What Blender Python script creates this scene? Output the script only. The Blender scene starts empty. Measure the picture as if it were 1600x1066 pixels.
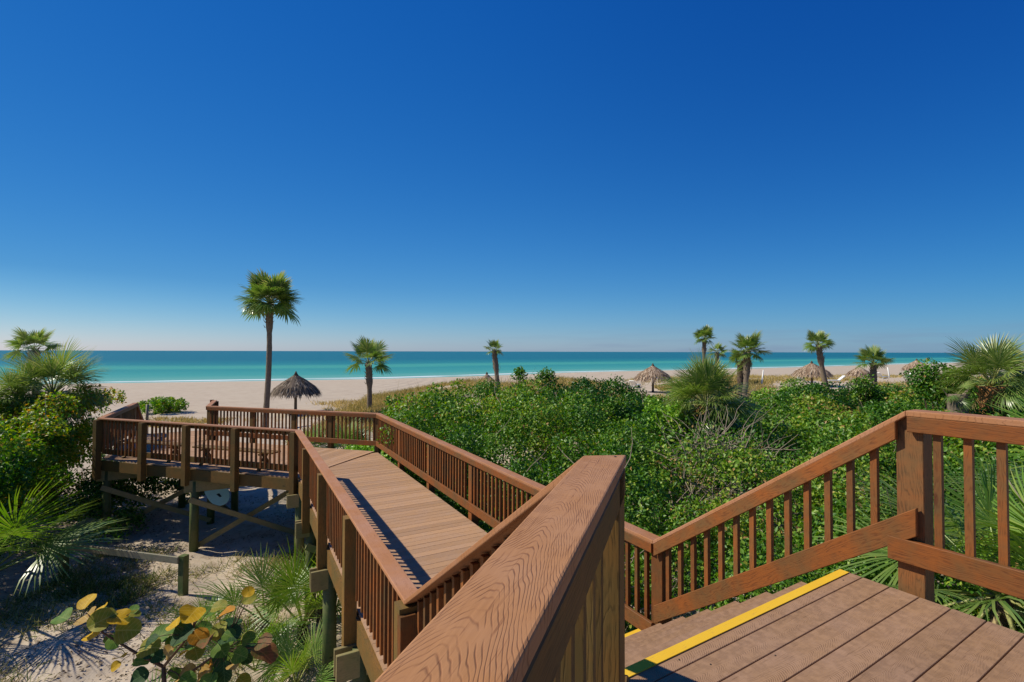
import bpy, math, random
import numpy as np
from mathutils import Vector, Matrix

# ------------------------------------------------------------ camera, light
R = math.radians
scene = bpy.context.scene
COL = scene.collection
random.seed(7)
rng = np.random.default_rng(11)
F = 758.0                      # focal length in pixels of a 1600 px wide picture
EYE = 1.48
cam_d = bpy.data.cameras.new('camera')
cam = bpy.data.objects.new('camera', cam_d)
COL.objects.link(cam)
cam_d.sensor_width = 36.0
cam_d.lens = F / 1600 * 36
cam_d.clip_start = 0.05
cam_d.clip_end = 60000
cam.location = (0, 0, EYE)
cam.rotation_mode = 'YXZ'
cam.rotation_euler = (R(90 + 1.24), 0, 0)
cam.matrix_world = Matrix.Translation((0, 0, EYE)) @ Matrix.Rotation(R(90 + 1.24), 4, 'X') @ Matrix.Rotation(R(0.15), 4, 'Z')
scene.camera = cam

SUN = Vector((-1.15, 0.06, 1.12)).normalized()
world = bpy.data.worlds.new('World')
scene.world = world
world.use_nodes = True
wn = world.node_tree
wn.nodes.clear()
w_out = wn.nodes.new('ShaderNodeOutputWorld')
w_bg = wn.nodes.new('ShaderNodeBackground')
sky = wn.nodes.new('ShaderNodeTexSky')
sky.sky_type = 'NISHITA'
sky.sun_disc = False
sky.sun_elevation = math.asin(SUN.z)
sky.sun_rotation = math.atan2(SUN.x, SUN.y)
sky.altitude = 0
sky.air_density = 1.0
sky.dust_density = 0.25
sky.ozone_density = 3.0
SKY_STRENGTH = 0.08
w_bg.inputs['Strength'].default_value = SKY_STRENGTH
# deep polarised blue: a contrast curve on each channel of the sky
def wmath(op, a, b):
    n = wn.nodes.new('ShaderNodeMath'); n.operation = op
    for i, v in enumerate((a, b)):
        if isinstance(v, (int, float)): n.inputs[i].default_value = v
        else: wn.links.new(v, n.inputs[i])
    return n.outputs[0]
ssep = wn.nodes.new('ShaderNodeSeparateColor'); wn.links.new(sky.outputs[0], ssep.inputs[0])
scomb = wn.nodes.new('ShaderNodeCombineColor')
wtc = wn.nodes.new('ShaderNodeTexCoord'); wsep = wn.nodes.new('ShaderNodeSeparateXYZ')
wn.links.new(wtc.outputs['Generated'], wsep.inputs[0])
zup = wmath('MAXIMUM', wsep.outputs[2], 0.0)
xa = wmath('SQRT', wmath('ADD', wmath('MULTIPLY', wsep.outputs[0], wsep.outputs[0]), .09), 0.0)
left = wmath('MULTIPLY', wmath('MULTIPLY', wmath('SUBTRACT', xa, wsep.outputs[0]), .46), wmath('MINIMUM', wmath('MULTIPLY', zup, 8.0), 1.0))
right = wmath('MULTIPLY', wmath('ADD', xa, wsep.outputs[0]), .46)
for ch, (gam, k, upb, kl, kr) in enumerate(((1.5, .86, .135, .74, .85), (1.0, .84, .68, .50, .53), (.62, .95, .92, .29, .30))):
    v = wmath('POWER', wmath('MULTIPLY', ssep.outputs[ch], .1), gam)
    v = wmath('MULTIPLY', v, k * 10)
    v = wmath('MULTIPLY', v, wmath('POWER', upb, zup))
    v = wmath('MULTIPLY', v, wmath('SUBTRACT', 1.0, wmath('ADD', wmath('MULTIPLY', left, kl), wmath('MULTIPLY', right, kr))))
    wn.links.new(v, scomb.inputs[ch])
hsv = scomb
# faint lavender cloud bank low over the sea
tc = wn.nodes.new('ShaderNodeTexCoord')
sep = wn.nodes.new('ShaderNodeSeparateXYZ')
wn.links.new(tc.outputs['Generated'], sep.inputs[0])
mp = wn.nodes.new('ShaderNodeMapping')
mp.inputs['Scale'].default_value = (5, 5, 60)
wn.links.new(tc.outputs['Generated'], mp.inputs[0])
nz = wn.nodes.new('ShaderNodeTexNoise')
nz.inputs['Scale'].default_value = 1.6
nz.inputs['Detail'].default_value = 6
wn.links.new(mp.outputs[0], nz.inputs['Vector'])
band = wn.nodes.new('ShaderNodeMapRange')
band.inputs['From Min'].default_value = 0.055
band.inputs['From Max'].default_value = 0.008
wn.links.new(sep.outputs['Z'], band.inputs['Value'])
nr = wn.nodes.new('ShaderNodeMapRange')
nr.inputs['From Min'].default_value = 0.45
nr.inputs['From Max'].default_value = 0.68
wn.links.new(nz.outputs['Fac'], nr.inputs['Value'])
mul = wn.nodes.new('ShaderNodeMath'); mul.operation = 'MULTIPLY'
wn.links.new(band.outputs[0], mul.inputs[0]); wn.links.new(nr.outputs[0], mul.inputs[1])
mul2 = wn.nodes.new('ShaderNodeMath'); mul2.operation = 'MULTIPLY'
mul2.inputs[1].default_value = 0.4
wn.links.new(wmath('MULTIPLY', mul.outputs[0], wmath('MINIMUM', wmath('MAXIMUM', wmath('ADD', wmath('MULTIPLY', sep.outputs['X'], 1.6), .35), .0), 1.0)), mul2.inputs[0])
mixc = wn.nodes.new('ShaderNodeMixRGB')
mixc.inputs['Color2'].default_value = (2.0, 2.7, 4.2, 1)
wn.links.new(mul2.outputs[0], mixc.inputs['Fac'])
wn.links.new(hsv.outputs[0], mixc.inputs['Color1'])
wn.links.new(mixc.outputs[0], w_bg.inputs['Color'])
wn.links.new(w_bg.outputs[0], w_out.inputs['Surface'])

sun_d = bpy.data.lights.new('sun', 'SUN')
sun_d.energy = 4.3
sun_d.angle = R(0.53)
sun_d.color = (1.0, 0.93, 0.76)
sun = bpy.data.objects.new('sun', sun_d)
COL.objects.link(sun)
sun.rotation_euler = (-SUN).to_track_quat('-Z', 'Y').to_euler()
sun.location = (-20, 5, 30)
scene.view_settings.view_transform = 'Standard'
scene.view_settings.look = 'None'
scene.view_settings.gamma = 1
scene.view_settings.exposure = 0.30
scene.view_settings.use_curve_mapping = False

# ------------------------------------------------------------ material helpers
def new_mat(name):
    m = bpy.data.materials.new(name)
    m.use_nodes = True
    nt = m.node_tree
    b = nt.nodes['Principled BSDF']
    return m, nt, b

def N(nt, t, **kw):
    n = nt.nodes.new(t)
    for k, v in kw.items():
        if k in n.inputs: n.inputs[k].default_value = v
        else: setattr(n, k, v)
    return n

def ramp(nt, stops):
    n = nt.nodes.new('ShaderNodeValToRGB')
    e = n.color_ramp.elements
    while len(e) > 1: e.remove(e[-1])
    e[0].position = stops[0][0]; e[0].color = (*stops[0][1], 1)
    for p, c in stops[1:]:
        x = e.new(p); x.color = (*c, 1)
    return n

def mth(nt, op, a, b=None, c=None):
    n = nt.nodes.new('ShaderNodeMath'); n.operation = op
    for i, v in enumerate((a, b, c)):
        if v is None: continue
        if isinstance(v, (int, float)): n.inputs[i].default_value = v
        else: nt.links.new(v, n.inputs[i])
    return n.outputs[0]

def mixrgb(nt, fac, a, b, mode='MIX'):
    n = nt.nodes.new('ShaderNodeMixRGB'); n.blend_type = mode
    for s, v in (('Fac', fac), ('Color1', a), ('Color2', b)):
        if isinstance(v, (int, float)): n.inputs[s].default_value = v
        elif isinstance(v, tuple): n.inputs[s].default_value = (*v, 1) if len(v) == 3 else v
        else: nt.links.new(v, n.inputs[s])
    return n.outputs[0]

def wood(name, c_light, c_dark, line_col, arc_period=0.02, arc_k=9.0, line_amt=0.6, rough=0.65,
         patch=None, bump=0.3, line_w=0.25, spec=0.3, var=0.25, warp=0.05, yscale=1.0, ring=0.0):
    """board material; object X runs along the board"""
    m, nt, b = new_mat(name)
    L = nt.links
    tcn = N(nt, 'ShaderNodeTexCoord')
    oi = N(nt, 'ShaderNodeObjectInfo')
    off = N(nt, 'ShaderNodeCombineXYZ')
    L.new(mth(nt, 'MULTIPLY', oi.outputs['Random'], 37.0), off.inputs[0])
    L.new(mth(nt, 'MULTIPLY', oi.outputs['Random'], 11.0), off.inputs[2])
    va = N(nt, 'ShaderNodeVectorMath', operation='ADD')
    L.new(tcn.outputs['Object'], va.inputs[0]); L.new(off.outputs[0], va.inputs[1])
    s0 = N(nt, 'ShaderNodeSeparateXYZ'); L.new(tcn.outputs['Object'], s0.inputs[0])
    s1 = N(nt, 'ShaderNodeSeparateXYZ'); L.new(va.outputs[0], s1.inputs[0])
    # warp noise, long along the board
    mpn = N(nt, 'ShaderNodeMapping'); mpn.inputs['Scale'].default_value = (1.6, 9, 9)
    L.new(va.outputs[0], mpn.inputs[0])
    wz = N(nt, 'ShaderNodeTexNoise', Scale=1.3, Detail=3.0)
    L.new(mpn.outputs[0], wz.inputs['Vector'])
    wv = mth(nt, 'MULTIPLY', mth(nt, 'SUBTRACT', wz.outputs['Fac'], 0.5), warp * 4)
    # cathedral arcs: x + k*y^2 (+ warp)
    yc = mth(nt, 'ADD', mth(nt, 'MULTIPLY', s0.outputs[1], yscale), mth(nt, 'MULTIPLY', mth(nt, 'SUBTRACT', oi.outputs['Random'], 0.5), 0.05))
    y2 = mth(nt, 'MULTIPLY', mth(nt, 'POWER', mth(nt, 'ABSOLUTE', yc), 1.5), arc_k)
    # arcs die out into straight grain towards the edges and come back in long waves
    ph = mth(nt, 'SINE', mth(nt, 'MULTIPLY', s1.outputs[0], 2.1))
    v = mth(nt, 'ADD', mth(nt, 'ADD', s1.outputs[0], mth(nt, 'MULTIPLY', y2, mth(nt, 'ADD', 1.0, mth(nt, 'MULTIPLY', ph, 0.35)))), wv)
    if ring:
        # growth rings round a pith that wanders along the board
        ry = mth(nt, 'ADD', s0.outputs[1], mth(nt, 'MULTIPLY', mth(nt, 'SUBTRACT', oi.outputs['Random'], .5), .12))
        rz = mth(nt, 'ADD', s0.outputs[2], mth(nt, 'ADD', .03, mth(nt, 'MULTIPLY', oi.outputs['Random'], .07)))
        rr0 = mth(nt, 'SQRT', mth(nt, 'ADD', mth(nt, 'MULTIPLY', ry, ry), mth(nt, 'MULTIPLY', rz, rz)))
        v = mth(nt, 'ADD', rr0, mth(nt, 'MULTIPLY', wv, .35))
        v = mth(nt, 'ADD', v, mth(nt, 'MULTIPLY', s1.outputs[0], .012))
        arc_period = ring
    fr = mth(nt, 'FRACT', mth(nt, 'DIVIDE', v, arc_period))
    tri = mth(nt, 'ABSOLUTE', mth(nt, 'SUBTRACT', fr, 0.5))
    lm = N(nt, 'ShaderNodeMapRange'); lm.inputs['From Min'].default_value = line_w; lm.inputs['From Max'].default_value = 0.0
    L.new(tri, lm.inputs['Value'])
    # breaks in the lines
    bn = N(nt, 'ShaderNodeTexNoise', Scale=22.0, Detail=2.0); L.new(va.outputs[0], bn.inputs['Vector'])
    br = N(nt, 'ShaderNodeMapRange'); br.inputs['From Min'].default_value = 0.35; br.inputs['From Max'].default_value = 0.6
    L.new(bn.outputs['Fac'], br.inputs['Value'])
    lines = mth(nt, 'MULTIPLY', lm.outputs[0], br.outputs[0])
    # fine streaks
    mf = N(nt, 'ShaderNodeMapping'); mf.inputs['Scale'].default_value = (6, 160, 160)
    L.new(va.outputs[0], mf.inputs[0])
    fz = N(nt, 'ShaderNodeTexNoise', Scale=1.0, Detail=4.0); L.new(mf.outputs[0], fz.inputs['Vector'])
    base = mixrgb(nt, fz.outputs['Fac'], c_dark, c_light)
    # blotches of wear
    pz = N(nt, 'ShaderNodeTexNoise', Scale=2.3, Detail=5.0); pz.inputs['Roughness'].default_value = 0.65
    L.new(va.outputs[0], pz.inputs['Vector'])
    pr = N(nt, 'ShaderNodeMapRange'); pr.inputs['From Min'].default_value = 0.40; pr.inputs['From Max'].default_value = 0.66
    L.new(pz.outputs['Fac'], pr.inputs['Value'])
    if patch: base = mixrgb(nt, pr.outputs[0], base, patch)
    mk = N(nt, 'ShaderNodeMapping'); mk.inputs['Scale'].default_value = (9, 260, 260)
    L.new(va.outputs[0], mk.inputs[0])
    ck = N(nt, 'ShaderNodeTexNoise', Scale=1.0, Detail=2.0); L.new(mk.outputs[0], ck.inputs['Vector'])
    cm = N(nt, 'ShaderNodeMapRange'); cm.inputs['From Min'].default_value = .62; cm.inputs['From Max'].default_value = .72
    L.new(ck.outputs['Fac'], cm.inputs['Value'])
    base = mixrgb(nt, mth(nt, 'MULTIPLY', cm.outputs[0], .55), base, line_col)
    if ring:
        kv = N(nt, 'ShaderNodeTexVoronoi', Scale=1.0); kmp = N(nt, 'ShaderNodeMapping'); kmp.inputs['Scale'].default_value = (1.7, 5, 5)
        L.new(va.outputs[0], kmp.inputs[0]); L.new(kmp.outputs[0], kv.inputs['Vector'])
        km = N(nt, 'ShaderNodeMapRange'); km.inputs['From Min'].default_value = .085; km.inputs['From Max'].default_value = .05
        L.new(kv.outputs['Distance'], km.inputs['Value'])
        base = mixrgb(nt, mth(nt, 'MULTIPLY', km.outputs[0], .8), base, line_col)
    base = mixrgb(nt, mth(nt, 'MULTIPLY', lines, line_amt), base, line_col)
    val = mth(nt, 'ADD', 1 - var / 2, mth(nt, 'MULTIPLY', oi.outputs['Random'], var))
    hs = N(nt, 'ShaderNodeHueSaturation'); L.new(val, hs.inputs['Value']); L.new(base, hs.inputs['Color'])
    L.new(hs.outputs[0], b.inputs['Base Color'])
    b.inputs['Roughness'].default_value = rough
    b.inputs['Specular IOR Level'].default_value = spec
    bp = N(nt, 'ShaderNodeBump'); bp.inputs['Strength'].default_value = bump; bp.inputs['Distance'].default_value = 0.002
    hh = mth(nt, 'SUBTRACT', mth(nt, 'MULTIPLY', fz.outputs['Fac'], 0.6), lines)
    L.new(hh, bp.inputs['Height']); L.new(bp.outputs[0], b.inputs['Normal'])
    return m

M_CAP = wood('stained_cap_wood', (.41, .185, .078), (.30, .125, .048), (.14, .052, .02), arc_period=.034, arc_k=9, line_amt=.5, patch=(.38, .19, .11), line_w=.16, warp=.05)
M_CAPBIG = wood('weathered_cap_wood', (.475, .225, .088), (.32, .140, .050), (.15, .05, .018), arc_period=.024, arc_k=11, line_amt=.8, patch=(.43, .22, .11), line_w=.2, warp=.06, bump=.4)
M_RAIL = wood('stained_rail_wood', (.31, .095, .018), (.165, .052, .012), (.09, .028, .009), ring=.013, line_amt=.6, patch=(.13, .072, .026), warp=.12, var=.55, line_w=.3)
M_OLIVE = wood('weathered_olive_wood', (.25, .12, .027), (.12, .065, .016), (.035, .026, .008), ring=.012, line_amt=.5, patch=(.12, .085, .025), warp=.1, var=.45)
M_POST = wood('worn_post_wood', (.20, .105, .04), (.11, .062, .024), (.05, .028, .012), ring=.010, line_amt=.6, patch=(.26, .085, .022), warp=.08, var=.3, line_w=.3)
M_PILE = wood('treated_pile_wood', (.17, .165, .06), (.09, .10, .032), (.03, .03, .012), ring=.015, line_amt=.4, patch=(.06, .10, .025), warp=.1, var=.3)
M_GREYWOOD = wood('grey_weathered_wood', (.36, .31, .22), (.22, .18, .12), (.1, .08, .06), ring=.012, line_amt=.4, patch=(.2, .2, .13), warp=.1)
M_DECK = wood('composite_deck_board', (.36, .212, .120), (.275, .158, .086), (.12, .062, .035), arc_period=.016, arc_k=9, line_amt=.66, patch=(.34, .205, .130), bump=.5, line_w=.3, warp=.03, var=.16, rough=.75, spec=.2)
M_DECKFAR = wood('composite_walk_board', (.45, .268, .148), (.365, .21, .115), (.2, .11, .065), arc_period=.02, arc_k=8, line_amt=.3, patch=(.39, .245, .16), bump=.3, line_w=.3, warp=.02, var=.26, rough=.75, spec=.2)

def flat(name, col, rough=.6, noise=.15, scale=8, spec=.3, bump=0):
    m, nt, b = new_mat(name)
    t = N(nt, 'ShaderNodeTexCoord')
    n = N(nt, 'ShaderNodeTexNoise', Scale=float(scale), Detail=5.0)
    nt.links.new(t.outputs['Object'], n.inputs['Vector'])
    c = mixrgb(nt, n.outputs['Fac'], tuple(x * (1 - noise * 1.5) for x in col), tuple(min(1, x * (1 + noise)) for x in col))
    nt.links.new(c, b.inputs['Base Color'])
    b.inputs['Roughness'].default_value = rough
    b.inputs['Specular IOR Level'].default_value = spec
    if bump:
        bp = N(nt, 'ShaderNodeBump'); bp.inputs['Strength'].default_value = bump; bp.inputs['Distance'].default_value = .01
        nt.links.new(n.outputs['Fac'], bp.inputs['Height']); nt.links.new(bp.outputs[0], b.inputs['Normal'])
    return m

M_YELLOW = flat('yellow_safety_paint', (.74, .45, .025), .7, .35, 25)
def scuffed_paint():
    m, nt, b = new_mat('scuffed_yellow_paint')
    t = N(nt, 'ShaderNodeTexCoord')
    mp_ = N(nt, 'ShaderNodeMapping'); mp_.inputs['Scale'].default_value = (7, 60, 10); nt.links.new(t.outputs['Object'], mp_.inputs[0])
    n = N(nt, 'ShaderNodeTexNoise', Scale=1.5, Detail=8.0); n.inputs['Roughness'].default_value = .75; nt.links.new(mp_.outputs[0], n.inputs['Vector'])
    n2 = N(nt, 'ShaderNodeTexNoise', Scale=3.0, Detail=5.0); nt.links.new(t.outputs['Object'], n2.inputs['Vector'])
    q = N(nt, 'ShaderNodeMapRange'); q.inputs['From Min'].default_value = .56; q.inputs['From Max'].default_value = .66
    nt.links.new(n.outputs['Fac'], q.inputs['Value'])
    c = mixrgb(nt, n2.outputs['Fac'], (.66, .37, .02), (.78, .50, .04))
    c = mixrgb(nt, mth(nt, 'MULTIPLY', q.outputs[0], .55), c, (.34, .2, .07))
    nt.links.new(c, b.inputs['Base Color']); b.inputs['Roughness'].default_value = .75; b.inputs['Specular IOR Level'].default_value = .2
    return m
M_YELLOW = scuffed_paint()
M_SCREW = flat('dark_screw_steel', (.03, .025, .02), .5)
M_WHITE = flat('white_plastic', (.75, .74, .70), .4, .05)
M_TEAL = flat('pale_turquoise_gelcoat', (.50, .85, .88), .35, .08, 3)
M_DARK = flat('dark_marking', (.02, .04, .05), .5)
M_TRUNK = flat('palm_trunk_bark', (.20, .155, .115), .9, .5, 14, .1, .8)
M_TRUNKDK = flat('dark_palm_trunk_bark', (.12, .085, .06), .9, .5, 14, .1, .8)
M_BOOT = flat('palm_boot_fibre', (.36, .17, .07), .9, .55, 11, .1, .8)
M_TWIG = flat('grey_twig_bark', (.30, .24, .18), .9, .4, 9, .1)
M_STEM = flat('brown_stem_bark', (.12, .075, .05), .8, .4, 12, .2)

def leaf_mat(name, stops, rough=.42, trans=.3, spec=.5):
    m, nt, b = new_mat(name)
    at = N(nt, 'ShaderNodeAttribute', attribute_name='tone')
    r = ramp(nt, stops)
    nt.links.new(at.outputs['Fac'], r.inputs[0])
    nt.links.new(r.outputs[0], b.inputs['Base Color'])
    b.inputs['Roughness'].default_value = rough
    b.inputs['Specular IOR Level'].default_value = spec
    tr = N(nt, 'ShaderNodeBsdfTranslucent')
    hs = N(nt, 'ShaderNodeHueSaturation'); hs.inputs['Saturation'].default_value = 1.15; hs.inputs['Value'].default_value = 1.3
    nt.links.new(r.outputs[0], hs.inputs['Color']); nt.links.new(hs.outputs[0], tr.inputs['Color'])
    mx = N(nt, 'ShaderNodeMixShader'); mx.inputs[0].default_value = trans
    nt.links.new(b.outputs[0], mx.inputs[1]); nt.links.new(tr.outputs[0], mx.inputs[2])
    nt.links.new(mx.outputs[0], nt.nodes['Material Output'].inputs['Surface'])
    return m

M_LEAF = leaf_mat('glossy_shrub_leaf', [(0, (.018, .075, .008)), (.35, (.060, .165, .014)), (.62, (.15, .29, .026)), (.82, (.30, .40, .05)), (.93, (.40, .40, .07)), (1, (.42, .25, .09))], rough=.42, trans=.33, spec=.35)
M_LEAFBR = leaf_mat('bright_shrub_leaf', [(0, (.09, .22, .015)), (.5, (.20, .40, .025)), (1, (.38, .50, .05))])
M_LEAFYL = leaf_mat('yellowing_shrub_leaf', [(0, (.035, .12, .01)), (.4, (.10, .25, .016)), (.75, (.30, .38, .035)), (1, (.5, .26, .05))], trans=.42, spec=.35)
M_FROND = leaf_mat('palm_frond_green', [(0, (.06, .12, .025)), (.5, (.12, .21, .04)), (.85, (.26, .33, .08)), (1, (.48, .44, .18))], rough=.33, trans=.33)
M_FRONDBR = leaf_mat('palmetto_frond_bright', [(0, (.05, .13, .015)), (.5, (.12, .24, .025)), (.9, (.26, .34, .06)), (1, (.48, .42, .16))], rough=.38, trans=.3)
M_FRONDDEAD = leaf_mat('dry_palm_frond', [(0, (.20, .15, .07)), (.6, (.38, .29, .14)), (1, (.5, .4, .22))], rough=.7, trans=.2, spec=.1)
M_GRASS = leaf_mat('dune_grass_blade', [(0, (.14, .15, .035)), (.3, (.32, .26, .08)), (.65, (.52, .38, .14)), (1, (.66, .5, .22))], rough=.7, trans=.25, spec=.1)
M_GGRASS = leaf_mat('green_grass_blade', [(0, (.06, .11, .02)), (.5, (.14, .19, .04)), (.8, (.3, .27, .1)), (1, (.5, .42, .22))], rough=.6, trans=.25, spec=.15)
M_THATCH = leaf_mat('thatch_strand', [(0, (.12, .08, .055)), (.5, (.32, .22, .15)), (1, (.62, .50, .38))], rough=.9, trans=.05, spec=.05)
M_THATCHDK = leaf_mat('dark_thatch_strand', [(0, (.06, .045, .035)), (.5, (.19, .145, .11)), (1, (.42, .34, .26))], rough=.9, trans=.05, spec=.05)
M_LITTER = leaf_mat('leaf_litter', [(0, (.04, .028, .018)), (.4, (.13, .085, .05)), (.75, (.25, .19, .12)), (1, (.42, .35, .25))], rough=.8, trans=.0, spec=.1)

# ------------------------------------------------------------ object helpers
WM = {}
def W(o): return WM[o.name] if o is not None else Matrix.Identity(4)

def place(o, M, parent=None):
    COL.objects.link(o)
    WM[o.name] = M.copy()
    if parent is not None:
        o.parent = parent
        o.matrix_local = W(parent).inverted() @ M
    else:
        o.matrix_local = M
    return o

def props(o, label=None, cat=None, group=None, kind=None):
    if label: o['label'] = label
    if cat: o['category'] = cat
    if group: o['group'] = group
    if kind: o['kind'] = kind
    return o

def thing(name, loc, label, cat, group=None, rz=0.0):
    o = bpy.data.objects.new(name, None)
    o.empty_display_size = .2
    place(o, Matrix.Translation(loc) @ Matrix.Rotation(rz, 4, 'Z'))
    return props(o, label, cat, group)

def pydata(name, V, Fc, mat, parent=None, M=None, smooth=False):
    me = bpy.data.meshes.new(name)
    me.from_pydata([tuple(v) for v in V], [], Fc)
    if mat: me.materials.append(mat)
    if smooth:
        me.polygons.foreach_set('use_smooth', [True] * len(me.polygons))
    o = bpy.data.objects.new(name, me)
    return place(o, M if M is not None else (W(parent) if parent else Matrix.Identity(4)), parent)

BOX = {}
def box_mesh(L, w, h, mat, bev=0.0):
    key = (round(L, 3), round(w, 4), round(h, 4), mat.name, bev)
    if key in BOX: return BOX[key]
    x, y, z = L / 2, w / 2, h / 2
    me = bpy.data.meshes.new('lumber')
    if bev <= 0:
        V = [(sx * x, sy * y, sz * z) for sx in (-1, 1) for sy in (-1, 1) for sz in (-1, 1)]
        Fc = [(0, 1, 3, 2), (4, 6, 7, 5), (0, 4, 5, 1), (2, 3, 7, 6), (0, 2, 6, 4), (1, 5, 7, 3)]
    else:
        # long edges chamfered: octagonal section
        b = bev
        sec = [(y, z - b), (y - b, z), (-y + b, z), (-y, z - b), (-y, -z + b), (-y + b, -z), (y - b, -z), (y, -z + b)]
        V = [(-x, a, c) for a, c in sec] + [(x, a, c) for a, c in sec]
        Fc = [tuple(range(7, -1, -1)), tuple(range(8, 16))]
        Fc = [tuple(range(8))[::-1][::-1], tuple(range(15, 7, -1))]
        for i in range(8):
            j = (i + 1) % 8
            Fc.append((i, i + 8, j + 8, j))
    me.from_pydata(V, [], Fc)
    me.update()
    me.materials.append(mat)
    BOX[key] = me
    return me

def frame(p0, p1, up=Vector((0, 0, 1))):
    p0 = Vector(p0); p1 = Vector(p1)
    X = (p1 - p0).normalized()
    Y = Vector(up).cross(X)
    if Y.length < 1e-5: Y = Vector((0, 1, 0)).cross(X)
    Y.normalize()
    Z = X.cross(Y)
    Mx = Matrix((X, Y, Z)).transposed().to_4x4()
    Mx.translation = (p0 + p1) / 2
    return Mx

def lumber(name, p0, p1, w, h, mat, parent, up=(0, 0, 1), bev=0.0):
    """box from p0 to p1, w = size across (horizontal), h = size along up"""
    L = (Vector(p1) - Vector(p0)).length
    o = bpy.data.objects.new(name, box_mesh(L, w, h, mat, bev))
    return place(o, frame(p0, p1, Vector(up)), parent)

def board_v(name, p0, p1, w, h, mat, parent, bev=0.0):
    """sloping board whose ends are cut plumb; h = height measured vertically"""
    p0 = Vector(p0); p1 = Vector(p1)
    if abs(p0.z - p1.z) < 1e-4: return lumber(name, p0, p1, w, h, mat, parent, bev=bev)
    Mf = frame(p0, p1); inv = Mf.inverted()
    d = (p1 - p0); s_ = Vector((-d.y, d.x, 0)).normalized() * (w / 2)
    V = [inv @ (p + s_ * a + Vector((0, 0, h / 2 * b))) for p in (p0, p1) for a in (-1, 1) for b in (-1, 1)]
    o = pydata(name, V, [(0, 1, 3, 2), (4, 6, 7, 5), (0, 4, 5, 1), (2, 3, 7, 6), (0, 2, 6, 4), (1, 5, 7, 3)], mat, parent, Mf)
    if bev:
        m_ = o.modifiers.new('ease', 'BEVEL'); m_.width = bev; m_.segments = 1
    return o

def tube(name, pts, radii, mat, parent=None, seg=8, wob=0.0, kind=None, origin=None):
    V, Fc = tube_data(pts, radii, seg, wob)
    Mo = Matrix.Translation(origin) if origin is not None else (W(parent) if parent else Matrix.Identity(4))
    inv = Mo.inverted()
    o = pydata(name, [inv @ Vector(v) for v in V], Fc, mat, parent, Mo, True)
    if kind: o['kind'] = kind
    return o

def tube_data(pts, radii, seg=8, wob=0.0, base=0):
    V = []; Fc = []
    n = len(pts)
    prev = None
    for i, p in enumerate(pts):
        p = Vector(p)
        d = (Vector(pts[min(i + 1, n - 1)]) - Vector(pts[max(i - 1, 0)]))
        d = d.normalized() if d.length > 1e-9 else Vector((0, 0, 1))
        a = prev if prev is not None else (Vector((1, 0, 0)) if abs(d.x) < .8 else Vector((0, 1, 0)))
        a = (a - d * a.dot(d)).normalized(); prev = a
        b = d.cross(a)
        for k in range(seg):
            t = 2 * math.pi * k / seg
            r = radii[i] * (1 + random.uniform(-wob, wob))
            V.append(p + (a * math.cos(t) + b * math.sin(t)) * r)
    for i in range(n - 1):
        for k in range(seg):
            k2 = (k + 1) % seg
            Fc.append((base + i * seg + k, base + i * seg + k2, base + (i + 1) * seg + k2, base + (i + 1) * seg + k))
    Fc.append(tuple(base + k for k in range(seg))[::-1])
    Fc.append(tuple(base + (n - 1) * seg + k for k in range(seg)))
    return V, Fc

def raw_mesh(name, V, T, tone, mat):
    """numpy triangles -> mesh with a 'tone' point attribute"""
    me = bpy.data.meshes.new(name)
    V = np.asarray(V, np.float32); T = np.asarray(T, np.int32)
    me.vertices.add(len(V)); me.vertices.foreach_set('co', V.ravel())
    me.loops.add(T.size); me.loops.foreach_set('vertex_index', T.ravel())
    me.polygons.add(len(T)); me.polygons.foreach_set('loop_start', np.arange(0, T.size, 3, dtype=np.int32))
    me.update(calc_edges=True)
    a = me.attributes.new('tone', 'FLOAT', 'POINT')
    a.data.foreach_set('value', np.asarray(tone, np.float32))
    me.materials.append(mat)
    return me

def norm(a): return a / (np.linalg.norm(a, axis=1, keepdims=True) + 1e-9)

def leaves_np(P, D, Nn, Lg, Wd, tone, fold=.25):
    """rhombic leaves folded on the midrib: 4 verts, 2 tris each"""
    n = len(P)
    D = norm(D); S = norm(np.cross(D, Nn)); U = np.cross(S, D)
    Lg = np.broadcast_to(Lg, (n,))[:, None]; Wd = np.broadcast_to(Wd, (n,))[:, None]
    v0 = P; v2 = P + D * Lg
    mid = P + D * Lg * .45 + U * Wd * fold
    v1 = mid + S * Wd * .5; v3 = mid - S * Wd * .5
    V = np.stack([v0, v1, v2, v3], 1).reshape(-1, 3)
    b = np.arange(n)[:, None] * 4
    T = np.concatenate([b + [0, 1, 2], b + [0, 2, 3]], 1).reshape(-1, 3)
    return V, T, np.repeat(tone, 4)

def blades_np(P, D, Nn, Lg, Wd, tone, droop=.3):
    """grass blades: 2 segments, 3 tris"""
    n = len(P)
    D = norm(D); S = norm(np.cross(D, Nn))
    Lg = np.broadcast_to(Lg, (n,))[:, None]; Wd = np.broadcast_to(Wd, (n,))[:, None]
    m = P + D * Lg * .55
    D2 = norm(D + np.array([0, 0, -droop]) + rng.normal(0, .25, (n, 3)))
    t = m + D2 * Lg * .5
    V = np.stack([P - S * Wd * .5, P + S * Wd * .5, m + S * Wd * .45, m - S * Wd * .45, t], 1).reshape(-1, 3)
    b = np.arange(n)[:, None] * 5
    T = np.concatenate([b + [0, 1, 2], b + [0, 2, 3], b + [3, 2, 4]], 1).reshape(-1, 3)
    return V, T, np.repeat(tone, 5)

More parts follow.
